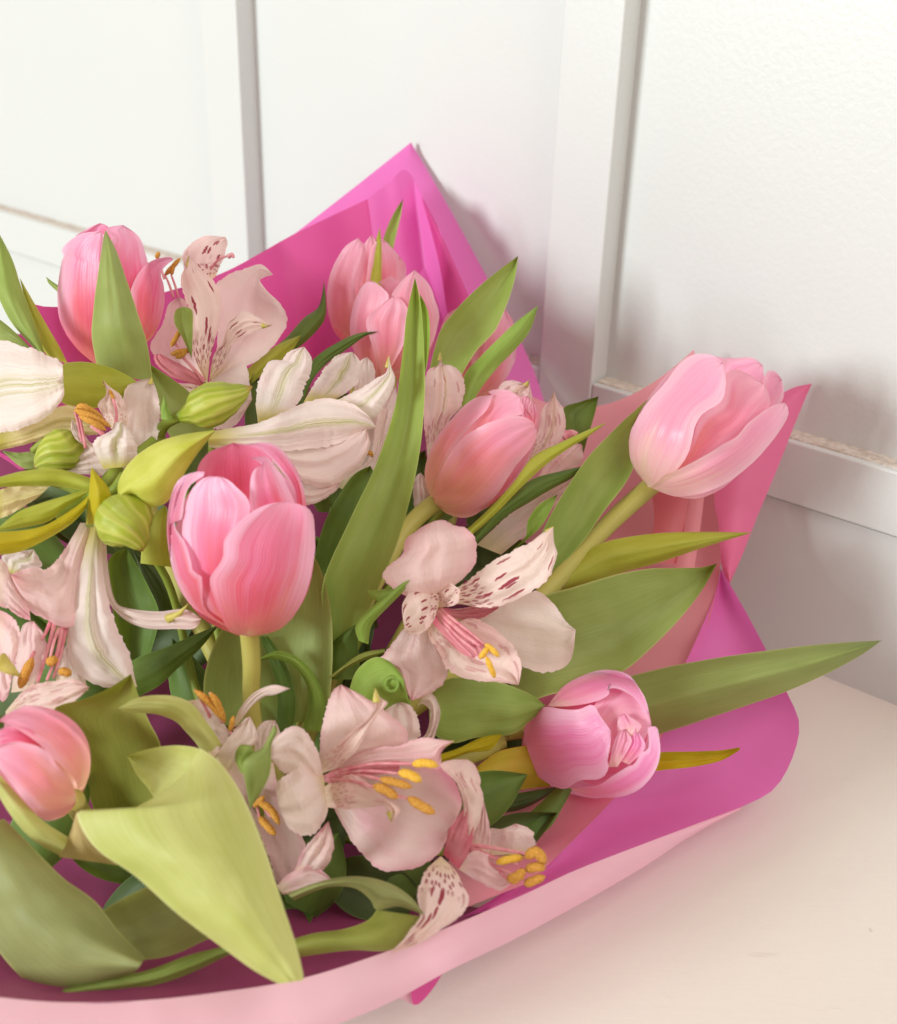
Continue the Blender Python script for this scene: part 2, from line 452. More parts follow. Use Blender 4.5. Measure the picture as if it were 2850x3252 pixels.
M['anther'] = mat_simple('anther_ochre', srgb(180, 124, 44), srgb(212, 160, 76), .8, 0, 1700)
M['anther_y'] = mat_simple('anther_yellow', srgb(214, 162, 40), srgb(232, 190, 84), .8, 0, 1700)
M['fil'] = mat_simple('filament_pink', srgb(226, 138, 152), srgb(238, 176, 180), .45, .2)
M['tipgreen'] = mat_simple('petal_point_green', srgb(190, 176, 80), srgb(206, 196, 110), .5, .1)
M['p_mag'] = mat_paper('paper_magenta', srgb(232, 124, 198), .38)
M['p_deep'] = mat_paper('paper_magenta_darker', srgb(212, 84, 154), .32)  # darker magenta; puts shade into the left fold and crease
M['p_lining'] = mat_paper('paper_lining_shaded', srgb(148, 66, 108), .22)  # magenta paper darkened, shade inside the wrap put into its colour
M['p_hot'] = mat_paper('paper_hot_pink', srgb(236, 126, 170), .45)
M['p_rose'] = mat_paper('paper_rose', srgb(232, 160, 168), .45, .4)
M['p_red'] = mat_paper('paper_rose_red', srgb(218, 126, 134), .4, .4)
M['p_pale'] = mat_paper('paper_pale_pink', srgb(253, 206, 220), .54, .4)
# ------------------------------------------------------------------ setting: table top and panelled wall
def mat_paint():
    N = NT('white_paint'); tcn = N.n('TexCoord').outputs['Object']
    a = N.noise(tcn, 5.0, 2); o = N.noise(tcn, 420.0, 3, .5)
    col = N.mix(a, srgb(205, 211, 209), srgb(211, 216, 214))
    return N.finish(col, .34, 0, None, o, .0006, .4, 0, .22)
def mat_table():
    N = NT('table_white'); tcn = N.n('TexCoord').outputs['Object']
    a = N.noise(tcn, 7.0, 4); s = N.noise(tcn, 260.0, 4, .6); sp = N.noise(tcn, 130.0, 2)
    mp = N.n('Mapping', None, i0=tcn); mp.inputs['Rotation'].default_value = (0, 0, .7); mp.inputs['Scale'].default_value = (30, 260, 1)
    scr = N.noise(mp.outputs[0], 1.0, 3, .6)
    col = N.mix(a, srgb(216, 208, 198), srgb(226, 220, 211))
    col = N.mix(N.math('MULTIPLY', N.smooth(scr, .68, .8), .25), col, srgb(170, 150, 136))
    col = N.mix(N.math('MULTIPLY', N.smooth(sp, .76, .82), .5), col, srgb(150, 128, 112))
    return N.finish(col, .4, 0, None, N.math('ADD', s, scr), .0003, .4, 0, .3)
def mat_dust():
    N = NT('dusty_ledge'); tcn = N.n('TexCoord').outputs['Object']
    a = N.noise(tcn, 260.0, 5, .7)
    return N.finish(N.mix(N.smooth(a, .35, .65), srgb(192, 180, 166), srgb(222, 215, 204)), .8, 0, None, a, .0006)
M['paint'] = mat_paint(); M['table'] = mat_table(); M['dust'] = mat_dust()

def hit_table(px, py, z=0.0):
    r = ray(px, py); t = (z - CAM_H) / r.z
    return CAMP + r * t
K = 1.5904
# ground direction of the wall from its vanishing point on the horizon
vx = -2290.0
hy = None
lo, hi = -4000.0, 4000.0
for _ in range(60):                       # find the horizon height at that column
    mid = (lo + hi) / 2
    if ray(vx * K, mid * K).z > 0: lo = mid
    else: hi = mid
wd = ray(vx * K, lo * K); wd.z = 0; wd.normalize(); wd = -wd          # runs to the right, towards the camera
UP = Vector((0, 0, 1))
wn = Vector((wd.y, -wd.x, 0))
if wn.dot(-hit_table(2850, 2258)) < 0: wn = -wn
WO = hit_table(1792 * K, 1420 * K)
def wall_hit(fx, fy, off=0.0):
    r = ray(fx * K, fy * K); o = WO + wn * off
    t = (o - CAMP).dot(wn) / r.dot(wn)
    p = CAMP + r * t - WO
    return p.dot(wd), p.z
s_l0 = wall_hit(397, 0)[0]; s_l1 = wall_hit(470, 0)[0]
s_r0 = wall_hit(1126, 0)[0]; s_r1 = wall_hit(1250, 0)[0]
z_ledge = wall_hit(1792, 944)[1]; z_rail = wall_hit(1792, 1076)[1]
REC = 0.0130
wall = bpy.data.objects.new('wall', None); COL.objects.link(wall)
wall['kind'] = 'structure'
TOPZ = 0.75
box(wall, 'stile', M['paint'], WO, wd, wn, UP, (s_l0, -.03, z_rail), (s_l1, 0, TOPZ), .0012)
box(wall, 'stile', M['paint'], WO, wd, wn, UP, (s_r0, -.03, z_rail), (s_r1, 0, TOPZ), .0012)
edges = [(s_l0 - .75, s_l0), (s_l1, s_r0), (s_r1, s_r1 + .75)]
for i, (a, b_) in enumerate(edges):
    box(wall, 'panel', M['paint'], WO, wd, wn, UP, (a, -.04, z_ledge - .01), (b_, -REC, TOPZ))
    rl = box(wall, 'rail', M['paint'], WO, wd, wn, UP, (a, -.03, z_rail), (b_, -.0006, z_ledge), .0012)
    box(rl, 'dusty_ledge', M['dust'], WO, wd, wn, UP, (a + .001, -REC - .001, z_ledge - .003), (b_ - .001, -.0035, z_ledge + .0006))
box(wall, 'plinth', M['paint'], WO, wd, wn, UP, (s_l0 - .75, -.04, -.01), (s_r1 + .75, -.004, z_rail - .0015))

tv = [(-1.6, -1.2, 0), (1.8, -1.2, 0), (1.8, 1.9, 0), (-1.6, 1.9, 0)]
table = link('table_top', new_mesh('table_top', tv, [(0, 1, 2, 3)], None, False), M['table'])
table['kind'] = 'structure'

# ------------------------------------------------------------------ wrapping paper
def sheet(label, name='wrapping_paper', cat='wrapping paper', at=('F', '700,1500', 430)):
    p = pts(at[0], at[1])[0]
    return thing(name, label, cat, W(p[0], p[1], at[2]), 'sheets of wrapping paper')
t = sheet('magenta wrapping paper sheet rising to the tallest pointed corner behind the bouquet')
patch(t, 'outer_layer', M['p_mag'], 'F', '600,900 500,640 545,500 592,464 700,380 821,284', '1100,900 1085,795 1040,680 970,548 900,420 821,284', [556, 574, 592, 602], 2, tilt=[24, 22, 8, 0], nu=20, nv=40)
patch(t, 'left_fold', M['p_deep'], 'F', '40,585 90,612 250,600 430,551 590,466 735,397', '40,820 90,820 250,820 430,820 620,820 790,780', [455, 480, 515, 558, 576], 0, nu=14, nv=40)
patch(t, 'front_layer', M['p_mag'], 'F', '734,397 775,367 812,339 848,402 880,462', '788,790 830,800 880,810 930,820 980,820', [575, 581, 588, 576, 564], 0, nu=20, nv=24)
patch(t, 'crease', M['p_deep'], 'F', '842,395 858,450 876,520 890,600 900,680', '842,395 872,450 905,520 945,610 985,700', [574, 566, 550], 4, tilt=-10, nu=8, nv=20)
t = sheet('dusty rose inner paper sheet behind the right hand tulips and leaves')
patch(t, 'inner_layer', M['p_rose'], 'F', '860,1840 940,1560 990,1250 1035,950 1060,790', '1060,1762 1290,1520 1400,1290 1442,1110 1430,980 1415,830 1386,698', [375, 430, 485, 512, 520], -6, tilt=[6, 0, -6], bow=(-8, 62), nu=30, nv=44)
patch(t, 'pleat', M['p_red'], 'E', '560,1010 610,860 605,740 600,660', '700,1010 735,860 750,740 760,660', [488, 492, 498], 1.5, nu=8, nv=12)
patch(t, 'pleat', M['p_rose'], 'E', '690,1060 735,860 755,735', '770,1060 800,860 815,735', [486, 490, 496], 1, nu=6, nv=12)
t = sheet('hot pink paper flap with a sharp tip right of the right tulip')
patch(t, 'flap', M['p_hot'], '3', '965,1330 925,1250 910,1050 892,870 1000,600 1230,385 1370,340', '965,1330 1030,1180 1100,1000 1200,760 1290,530 1370,340', [484, 496, 500, 504], 3, nu=14, nv=34)
t = sheet('magenta paper sheet with a rounded edge on the lower right of the bouquet')
patch(t, 'rounded_sheet', M['p_mag'], 'F', '880,1858 1050,1750 1200,1600 1330,1400 1420,1210 1440,1135', '940,1840 1150,1741 1330,1672 1480,1612 1556,1565 1597,1460 1572,1382 1500,1240 1440,1135', [368, 400, 440, 470, 496], -10, tilt=[-6, -14, -10, 0], nu=24, nv=44)
t = sheet('pale pink folded front rim of the wrapping along the bottom')
patch(t, 'front_rim', M['p_pale'], 'F', '-60,1985 60,1998 150,2002 300,1997 450,1980 600,1955 760,1905 900,1850 1050,1785 1150,1738 1300,1680 1480,1612',
      '-60,2160 100,2160 300,2160 500,2120 660,2052 780,2002 900,1937 1020,1880 1150,1810 1280,1735 1380,1670 1482,1615', [298, 308, 322, 345, 378, 430], 1.5, tilt=[-8, -8, -6, 0], nu=12, nv=60, wob=.4)
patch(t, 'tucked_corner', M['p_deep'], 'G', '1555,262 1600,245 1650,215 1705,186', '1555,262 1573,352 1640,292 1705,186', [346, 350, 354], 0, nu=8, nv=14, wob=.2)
patch(t, 'tucked_corner', M['p_pale'], 'G', '1480,312 1520,285 1556,262', '1480,312 1530,330 1572,352', [345, 348, 350], 0, nu=6, nv=10, wob=.2)
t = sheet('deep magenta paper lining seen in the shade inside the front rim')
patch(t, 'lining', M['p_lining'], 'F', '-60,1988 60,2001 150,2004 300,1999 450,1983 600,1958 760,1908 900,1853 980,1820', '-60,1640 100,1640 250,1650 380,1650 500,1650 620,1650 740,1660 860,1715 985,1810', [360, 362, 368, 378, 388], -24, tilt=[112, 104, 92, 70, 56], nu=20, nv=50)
t = sheet('shade-darkened magenta inner back sheet glimpsed between the stems and leaves')
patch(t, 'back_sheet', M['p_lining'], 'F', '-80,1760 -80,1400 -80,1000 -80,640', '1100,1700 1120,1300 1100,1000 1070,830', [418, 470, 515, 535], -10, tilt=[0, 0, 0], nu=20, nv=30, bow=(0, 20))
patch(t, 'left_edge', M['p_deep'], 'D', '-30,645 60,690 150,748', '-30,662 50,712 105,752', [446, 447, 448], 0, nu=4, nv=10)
# ------------------------------------------------------------------ tulips
CP = pts('F', '560,1650')[0]
def knot(k=0):                                   # where the stems are gathered, low above the table
    rnd = random.Random(k * 13 + 5)
    return W(CP[0] + rnd.uniform(-70, 70), CP[1] + rnd.uniform(-40, 40), 408 + rnd.uniform(-12, 12))

def tulip(label, egg, petals, mat, stem=None, stem_d=None, k=0, r=3.5, back=True):
    b0 = egg.b; dbase = egg.d0
    root = thing('tulip', label, 'tulip', W(b0[0], b0[1], dbase), 'pink tulips in the bouquet')
    for P in petals:
        view, A, B, off = P[:4]
        kw = dict(P[4]) if len(P) > 4 else {}
        m = kw.pop('mat', mat)
        patch(root, 'petal', M[m], view, A, B, None, egg=egg, off=off, nu=18, nv=30, curl=kw.pop('curl', 1.2), ruf=kw.pop('ruf', 1.6), rf=3.0, wob=kw.pop('wob', .5), jag=kw.pop('jag', 1.4), fold=kw.pop('fold', 1.0), **kw)
    if back:                                     # the far side of the cup
        ax, ay = egg.ax; nx, ny = ay, -ax
        for lo, hi in ((-.93, .25), (-.25, .93)):
            def edge(f):
                out = []
                for a in (0, .1, .25, .45, .65, .82, .93):
                    rr = egg.r * egg.prof(a) * f * (1 if a < .8 else (.75 if a < .9 else 0))
                    cx = (lo + hi) / 2 * egg.r * .5 if a >= .9 else 0
                    out.append('%f,%f' % (egg.b[0] + ax * egg.len * a + nx * (rr + cx), egg.b[1] + ay * egg.len * a + ny * (rr + cx)))
                return ' '.join(out)
            VIEWS['S'] = (0, 0, 1.0)
            patch(root, 'petal', M[mat], 'S', edge(lo), edge(hi), None, egg=egg, side=-.92, off=0, nu=14, nv=20)
    if stem:
        path = [W(b0[0] + egg.ax[0] * egg.len * .04, b0[1] + egg.ax[1] * egg.len * .04, dbase)]
        q = []
        for s_ in stem:
            p = pts(s_[0], s_[1])[0]; q.append(W(p[0], p[1], s_[2]))
        tube(root, 'stem', M['stem'], path + q + [knot(k)], [r * 1.1, r, r, r], 12, 40)
    return root

e1 = Egg('A', '880,1935', '780,30', 712, 388, 362, .55)
T1 = tulip('large open pink tulip in the centre front, upright on a pale stem', e1, [
    ('A', '880,1932 700,1885 635,1800 540,1560 500,1380 560,1280 630,1160 640,1010 740,870 900,740 1060,665 1235,638', '880,1932 1150,1870 1330,1700 1440,1450 1500,1150 1507,950 1482,760 1400,680 1235,638', 3.5, dict(curl=1.6)),
    ('A', '870,1925 580,1800 440,1560 300,1250 238,960 270,700 330,520 450,410 560,400', '870,1925 800,1700 740,1400 800,1050 890,690 770,515 650,418 560,400', 1.0, dict(curl=.5)),
    ('A', '840,1925 570,1800 330,1640 180,1400 108,1100 93,800 150,520 240,400 380,352', '840,1925 640,1810 450,1660 432,1460 415,1330 345,1325 320,1200 260,1020 190,930 163,840 240,800 248,690 300,500 470,372 380,352', 2.6, dict(curl=2.2)),
    ('A', '1000,1200 892,720 885,480 915,345 1000,290 960,255 880,222', '1330,1200 1340,800 1300,620 1200,410 1100,270 1030,212 880,222', -1.5, dict(curl=.5)),
    ('A', '1300,1200 1320,650 1260,460 1180,340 1080,220 950,110 820,100', '1480,1100 1420,650 1370,430 1290,270 1150,110 1000,75 820,100', 0, dict(side=.15, curl=0)),
    ('A', '600,1300 400,700 378,350 480,180 600,123 640,110 720,78', '1000,1300 1150,700 1100,250 1000,130 900,100 860,95 720,78', 0, dict(side=-.75, mat='t_in', curl=0)),
], 't_pink', [('F', '503,1330', 391), ('F', '502,1400', 396), ('F', '512,1480', 402)], k=1, r=3.0)

e2 = Egg('3', '575,850', '1100,225', 318, 458, 455, .12)
T2 = tulip('pale pink tulip leaning out to the right nearest the wall, half open', e2, [
    ('3', '560,852 480,740 465,620 500,520 560,430 640,340 720,235 790,195 870,197 930,235', '560,852 610,845 700,770 760,680 790,560 830,490 920,430 942,360 942,290 930,235', 3.5, dict(curl=1.0)),
    ('3', '575,855 640,795 720,760 850,690 930,640 1000,600 1060,530 1160,458 1235,433', '575,855 650,887 720,900 850,877 980,812 1110,700 1200,590 1252,500 1250,450 1235,433', 3.5, dict(curl=2.0, ruf=2.5)),
    ('3', '600,835 750,690 820,500 930,420 945,290 1000,270 1060,295 1130,335', '600,835 760,755 900,680 1020,600 1150,470 1158,400 1130,335', -4, dict(mat='t_back', curl=-1)),
    ('3', '760,650 880,400 925,230 1000,213 1080,213 1128,250', '1000,640 1130,360 1132,290 1128,250', 0, dict(side=-.5)),
    ('3', '1000,600 1125,330 1150,280 1190,280 1222,320', '1100,640 1205,460 1232,400 1228,350 1222,320', 0, dict(side=-.3)),
], 't_pale', [('3', '350,1050', 450), ('3', '60,1365', 430), ('F', '980,1300', 420)], k=2)

e3 = Egg('B', '575,990', '1165,305', 282, 452, 440, .42)
T3 = tulip('closed salmon pink tulip tilted right between spotted petals in the middle', e3, [
    ('B', '560,992 543,900 600,780 680,640 760,560 880,490 1000,450 1100,440 1170,468 1197,500', '560,992 640,1060 760,1083 870,1030 960,930 1070,760 1170,640 1206,560 1197,500', 3.5),
    ('B', '548,985 500,850 505,740 560,600 640,490 740,380 830,320 930,308', '548,985 560,880 660,690 740,560 810,480 890,400 930,308', 2.6),
    ('B', '620,900 720,600 800,470 915,320 900,285 960,271 1040,283 1098,318', '800,900 950,600 1010,460 1112,430 1120,380 1098,318', .5),
    ('B', '1000,700 1110,450 1093,360 1110,318 1145,313', '1120,700 1185,480 1152,400 1172,350 1145,313', -.5),
    ('B', '1060,700 1150,460 1160,370 1192,352', '1160,680 1208,500 1214,420 1192,352', -1.5),
    ('B', '800,1060 960,900 1100,700 1204,555', '800,1060 905,1012 1042,882 1152,722 1204,555', 1.5, dict(mat='t_pink')),
], 't_salmon', [('B', '340,1220', 446), ('F', '660,1350', 425)], k=3, r=3.3)

e4 = Egg('6', '250,610', '900,710', 305, 432, 402, .2)
T4 = tulip('bright pink tulip lying at the lower right, crumpled mouth facing out', e4, [
    ('6', '235,696 248,617 288,543 346,516 431,527 505,527 574,506 611,564 658,627', '235,696 270,790 330,860 431,905 505,866 611,855 648,807 642,776 656,696 658,627', 3.5, dict(curl=1.0, fold=.6)),
    ('6', '357,513 430,421 521,368 611,340 690,344 754,373 806,447 833,511 833,548', '357,513 452,513 558,497 621,476 653,450 642,432 690,429 759,463 796,506 806,543 833,548', 1.6, dict(curl=.4, ruf=.4, fold=.3)),
    ('6', '462,903 595,887 664,844 743,796 770,786 801,733 833,717 838,664 833,614 870,608', '462,903 531,934 611,946 716,941 806,897 870,818 892,739 888,659 880,612 870,608', 2.6, dict(curl=.6, ruf=.5, fold=.4)),
    ('6', '345,560 480,440 650,375 780,440 845,590', '345,640 500,850 650,890 800,820 845,590', -8, dict(mat='t_in', curl=0, ruf=0)),
    ('6', '500,700 590,490 655,410 745,400 815,460 852,600', '620,760 680,720 750,700 810,680 852,600', -3, dict(mat='t_pale', curl=0, ruf=.3, fold=.8)),
    ('6', '645,800 672,690 698,635 724,620', '690,800 738,722 757,672 724,620', 1, dict(mat='t_pale', curl=0, ruf=.5, fold=1.5)),
    ('6', '700,770 738,670 776,617', '745,790 822,705 776,617', .5, dict(curl=0, ruf=.5, fold=1.5)),
    ('6', '690,660 692,570 720,547', '770,655 802,600 720,547', .2, dict(mat='t_pale', curl=0, ruf=.5, fold=1.5)),
], 't_hot', [('6', '120,640', 428), ('F', '960,1500', 420)], k=4)

e5 = Egg('1', '600,1015', '600,190', 275, 474, 452, .42)
T5 = tulip('tall pink tulip at the upper left behind a pointed leaf', e5, [
    ('1', '540,995 430,900 345,760 326,600 350,420 365,390 350,345 400,290 480,250 570,240', '540,995 640,900 690,700 660,450 620,300 570,240', 3),
    ('1', '600,985 600,700 590,400 640,280 600,225 700,204', '740,985 820,700 852,500 832,380 790,270 700,204', 1),
    ('1', '480,500 420,300 490,230 567,194', '680,500 670,280 615,212 567,194', 0, dict(side=-.2)),
    ('1', '800,900 760,760 743,600 770,510 830,430 900,395 970,386 988,400', '800,900 870,840 910,760 937,650 932,550 918,470 988,400', 6, dict(curl=2.5)),
], 't_pink', [('F', '230,800', 472), ('F', '330,1100', 455)], k=5)

e6 = Egg('2', '735,1160', '760,550', 208, 536, 518, .42)
T6 = tulip('dusky pink tulip at the back with a thin leaf tip in front', e6, [
    ('2', '690,1120 580,1020 552,880 580,740 640,630 716,577', '690,1120 700,900 695,800 732,650 716,577', 3),
    ('2', '700,1000 690,820 730,640 782,563', '850,1000 865,800 832,640 782,563', .5),
    ('2', '720,1000 760,750 780,630 830,588 862,600', '945,1000 962,745 922,670 862,600', 1.5),
], 't_back', [('F', '700,900', 520), ('F', '640,1300', 450)], k=6)
e7 = Egg('2', '870,1330', '930,735', 232, 508, 490, .38)
T7 = tulip('dusky pink tulip at the back beneath the magenta paper peak', e7, [
    ('2', '820,1300 720,1220 671,1060 690,920 740,820 792,802', '820,1300 810,1100 872,900 842,840 792,802', 2.4),
    ('2', '840,1318 790,1150 753,1010 800,950 893,878', '840,1318 940,1150 975,1000 950,910 893,878', 4),
    ('2', '880,1300 960,1100 950,950 885,885 930,810 1005,744', '880,1300 1065,1180 1132,1000 1112,900 1075,812 1005,744', 2),
], 't_back', [('F', '760,950', 495), ('F', '660,1300', 440)], k=7)
e9 = Egg('2', '1300,1440', '1340,920', 195, 535, 522, .4)
T9 = tulip('pink tulip mostly hidden behind the broad dark leaf at the back', e9, [
    ('2', '1295,1430 1180,1300 1138,1100 1170,980 1262,928', '1295,1430 1360,1200 1360,1050 1262,928', 2),
    ('2', '1305,1430 1300,1200 1320,1000 1470,940', '1305,1430 1445,1350 1528,1200 1522,1030 1470,940', 3),
], 't_back', [('F', '880,1100', 500), ('F', '760,1350', 440)], k=9)
e8 = Egg('4', '440,1700', '-40,1250', 280, 352, 338, .35)
T8 = tulip('salmon pink tulip bud cut off by the left edge, near the front', e8, [
    ('4', '445,1625 500,1570 516,1450 490,1330 400,1220 280,1165 150,1149 50,1190 -15,1240', '445,1625 420,1560 330,1475 285,1440 245,1385 150,1315 50,1255 -15,1240', 2.2),
    ('4', '432,1650 400,1570 330,1495 270,1412 180,1370 80,1355 -35,1395', '432,1650 425,1720 360,1780 270,1806 200,1760 100,1640 20,1540 -45,1450 -35,1395', 3.5),
    ('4', '260,1460 190,1300 60,1268 -10,1290', '260,1460 220,1420 100,1370 -10,1380', .5, dict(mat='t_in')),
], 't_salmon', [('4', '520,1800', 372), ('F', '330,1680', 392)], k=8, r=3)
# ------------------------------------------------------------------ leaves
def leaf(label, mat, view, A, B, d, b=5, parent=None, name='tulip_leaf', extra=None, cat='leaf', group=None, **kw):
    kw.setdefault('wob', 1.2)
    kw.setdefault('nv', 34); kw.setdefault('fold', 1.0); kw.setdefault('ruf', 1.2); kw.setdefault('jag', .8)
    if parent is not None:
        return patch(parent, 'leaf', M[mat], view, A, B, d, b, **kw)
    q = pts(view, A)[0]; d0 = d[0] if isinstance(d, (list, tuple)) else d
    if extra:
        root = thing(name, label, cat, W(q[0], q[1], d0), group)
        patch(root, 'blade', M[mat], view, A, B, d, b, **kw)
        for (nm, m2, v2, A2, B2, d2, b2) in extra:
            patch(root, nm, M[m2], v2, A2, B2, d2, b2, nv=24)
        return root
    root = bpy.data.objects.new('anchor', None); root.location = W(q[0], q[1], d0)
    o = patch(root, name, M[mat], view, A, B, d, b, **kw)
    o.parent = None; o.location = root.location
    bpy.data.objects.remove(root)
    return tag(o, label, cat, group)

leaf('broad lime green leaf curling over in the bottom foreground', 'l_lime', '7',
     '830,300 700,365 560,435 450,442 362,408 400,520 480,612 640,720 830,890 1000,1020 1200,1165 1320,1232', '950,115 1030,170 1110,270 1180,400 1260,600 1340,850 1400,1030 1440,1190 1440,1215', [336, 322, 314, 308, 304], [2, 10, 12, 9, 4], nu=20, nv=44,
     extra=[('folded_edge', 'l_lime', '7', '603,150 650,240 700,300 740,350 830,320', '603,150 700,119 820,101 930,112 1000,150', [352, 346, 338], -6)])
leaf('olive leaf standing upright behind the salmon tulip bud at left', 'l_olive', '4',
     '620,1950 520,1700 420,1400 300,1180 480,1112 620,1050 745,968', '960,1950 930,1600 918,1385 850,1240 790,1100 765,1020 745,968', [400, 385, 372, 358, 352], -8)
leaf('small curled lime leaf tip in front of the shadowed gap', 'l_lime', '4',
     '1260,1450 1260,1370 1190,1260 1100,1145 1010,1100 900,1088 780,1105 668,1165', '1150,1430 1120,1370 1060,1300 1000,1240 900,1200 780,1190 720,1185 668,1165', [372, 362, 354, 348], 4)
leaf('grey green leaf pointing left below the broad lime leaf', 'l_grey', '7',
     '1010,1010 960,1032 800,1100 600,1122 400,1107 212,1050', '740,740 700,768 560,840 400,940 280,1015 212,1050', [342, 332, 326, 322], -9)
leaf('large blurred grey green leaf filling the bottom left corner', 'l_grey', '7',
     '20,450 150,580 300,730 450,840 560,980 690,1110', '-200,480 -150,800 -60,1000 100,1200 260,1290 640,1180', [345, 335, 330, 326], 10, nu=18)
leaf('pale narrow leaf hugging the underside of the salmon tulip bud', 'l_tan', '7', '-30,300 50,432 150,545 285,625', '-5,235 90,342 200,455 330,540', [338, 338, 340, 344], 4, tipc=None) if False else \
leaf('pale narrow leaf hugging the underside of the salmon tulip bud', 'l_lime', '7', '-30,300 50,432 150,545 285,625', '-5,235 90,342 200,455 330,540', [338, 338, 340, 344], 4)
leaf('tan underside of a leaf corner under the broad lime leaf', 'l_tan', '7', '365,408 330,520 280,630', '365,408 440,560 560,670', [338, 342, 346], 2)
leaf('thin green leaf curving along the shaded lining at bottom left', 'l_mid', '7',
     '188,1306 300,1258 480,1213 700,1168 900,1095 1080,1050', '188,1306 350,1292 550,1268 760,1232 930,1170 1095,1090', [322, 326, 332, 338], 3)
leaf('olive leaf rolled into a loop beside the front rim of the wrap', 'l_grey', 'C',
     '465,1102 620,1045 780,1020 930,1045 1050,1115 1132,1215', '500,1135 650,1075 780,1075 860,1130 892,1180 1000,1165 1132,1215', [356, 348, 342, 340, 342], 5,
     extra=[('lower_limb', 'l_olive', 'C', '892,1180 850,1230 740,1270 600,1290 480,1322', '1132,1215 1070,1302 950,1372 760,1372 520,1405', [342, 340, 340, 342], 4)])
leaf('tall upright leaf crossing the middle of the bouquet', 'l_mid', 'F',
     '664,1287 643,1175 698,1040 750,930 788,815 805,700 812,630 829,553', '664,1287 725,1238 767,1150 802,1060 834,930 848,800 847,700 841,610 829,553', [408, 404, 408, 416, 428], -5, nu=18, nv=44,
     extra=[('folded_edge', 'l_fresh', '2', '1035,870 1026,1050 1048,1325', '1035,870 1075,960 1085,1080 1072,1220 1048,1325', [432, 434, 432], -3)])
leaf('wide pale green leaf behind the stem of the centre tulip', 'l_glauc', 'F',
     '430,1450 406,1370 438,1265 520,1150 610,1085', '655,1440 664,1330 662,1230 642,1140 610,1085', [408, 404, 404, 408], -9, nu=18)
leaf('broad green leaf with fine veins right of the spotted central flower', 'l_glauc', '3',
     '-60,1450 50,1387 200,1345 400,1285 560,1257 700,1252 820,1250 902,1230', '-140,1960 60,1885 260,1835 440,1762 560,1662 700,1522 820,1372 902,1230', [414, 412, 416, 426, 444], -9, nu=22, nv=44)
leaf('', 'l_glauc', '3', '440,1795 700,1733 950,1690 1200,1655 1450,1627 1717,1611', '520,2090 640,2068 1045,1934 1254,1861 1462,1767 1620,1680 1717,1611', [446, 442, 444, 454, 466], 15, parent=T4, prof='v', nu=18, nv=44)
leaf('', 'l_ochre', '6', '760,745 900,730 1050,727 1180,721 1272,707', '760,835 900,816 1050,800 1180,771 1268,722', [424, 426, 430, 436], -4, parent=T4)
leaf('', 'l_orange', '6', '370,680 230,703 120,730 20,800', '370,893 230,908 100,931 30,935', [424, 420, 416], 4, parent=T4)
leaf('', 'l_mid', '3', '0,1150 100,950 250,720 400,560 520,450 640,340 737,220', '80,1290 230,1130 350,960 450,830 500,720 570,500 660,380 737,220', [432, 446, 462, 478], -5, parent=T2, nv=40)
leaf('', 'l_yel', '3', '40,1392 180,1230 330,1130 560,1085 800,1074 1067,1077', '40,1392 250,1330 450,1270 600,1230 750,1180 900,1130 1067,1080', [436, 440, 446, 454], 5, parent=T2)
leaf('dark broad leaf with a sharp tip at the upper right of the bouquet', 'l_mid', '2', '1070,1320 1130,1080 1220,950 1350,820 1450,740 1542,671', '1220,1340 1320,1170 1420,1060 1480,930 1522,800 1542,671', [492, 496, 502], -4)
leaf('narrow bright leaf with a sharp tip beside the upper right broad leaf', 'l_fresh', '2', '1220,1560 1255,1310 1350,1190 1470,1070 1560,990 1646,929', '1260,1540 1335,1380 1435,1250 1532,1150 1602,1060 1646,929', [472, 478, 488], 3)
leaf('narrow leaf tip highest against the magenta paper', 'l_mid', '2', '815,720 840,600 870,510 910,430 946,377', '885,720 898,620 916,540 935,460 946,377', [540, 540, 542], -2)
leaf('thin yellow green leaf tip standing before the back tulips', 'l_yel', '2', '775,840 784,700 800,610 826,524', '833,840 835,700 833,600 826,524', [505, 506, 508], 2)
leaf('dark leaf twisting upward left of the back tulips', 'l_dark', '2', '90,1300 230,1180 340,1095 430,995 510,930 537,798', '140,1330 300,1210 420,1135 530,1020 549,930 537,798', [490, 495, 500, 506], 4)
leaf('yellowish leaf lying beneath the dark twisted leaf', 'l_yel', '2', '80,1330 180,1220 300,1130 420,1080', '120,1370 250,1260 360,1180 420,1080', [486, 488, 492], 3)
leaf('slim dark leaf pointing right across the back tulips', 'l_dark', '2', '380,1500 450,1260 520,1175 640,1102 740,1066 828,1061', '420,1480 470,1330 545,1235 660,1152 750,1088 828,1061', [470, 474, 478, 480], 2)
leaf('', 'l_glauc', '1', '560,1040 523,850 530,700 555,500 585,300 601,231', '870,1100 842,900 782,700 722,520 662,350 601,231', [436, 428, 428, 436], 6, parent=T5, nu=18)
leaf('', 'l_glauc', '1', '990,1450 920,1300 870,1090 845,1010', '1225,1380 1110,1190 1000,1095 860,1000', [432, 434, 436], -4, parent=T5)
leaf('green leaf cut off at the upper left edge with a pale margin', 'l_mid', '1', '250,960 150,860 40,720 -40,500 -20,235', '262,960 192,750 122,560 70,400 -8,245', [440, 442, 446], 4)
leaf('yellow green leaf pointing up beside the upper left edge', 'l_yel', '1', '270,950 240,900 190,780 140,620 112,503', '385,995 340,900 270,780 190,640 112,503', [444, 446, 450], 3)
leaf('pale leaf wedge at the left edge above the white petals', 'l_glauc', '1', '-20,728 70,800 195,925', '-20,880 60,878 195,925', [438, 438, 438], 2)
leaf('tiny hooked leaf tip left of the upper left tulip', 'l_mid', '1', '262,498 280,540 345,600', '262,498 300,528 350,560', [485, 485, 485], 1)
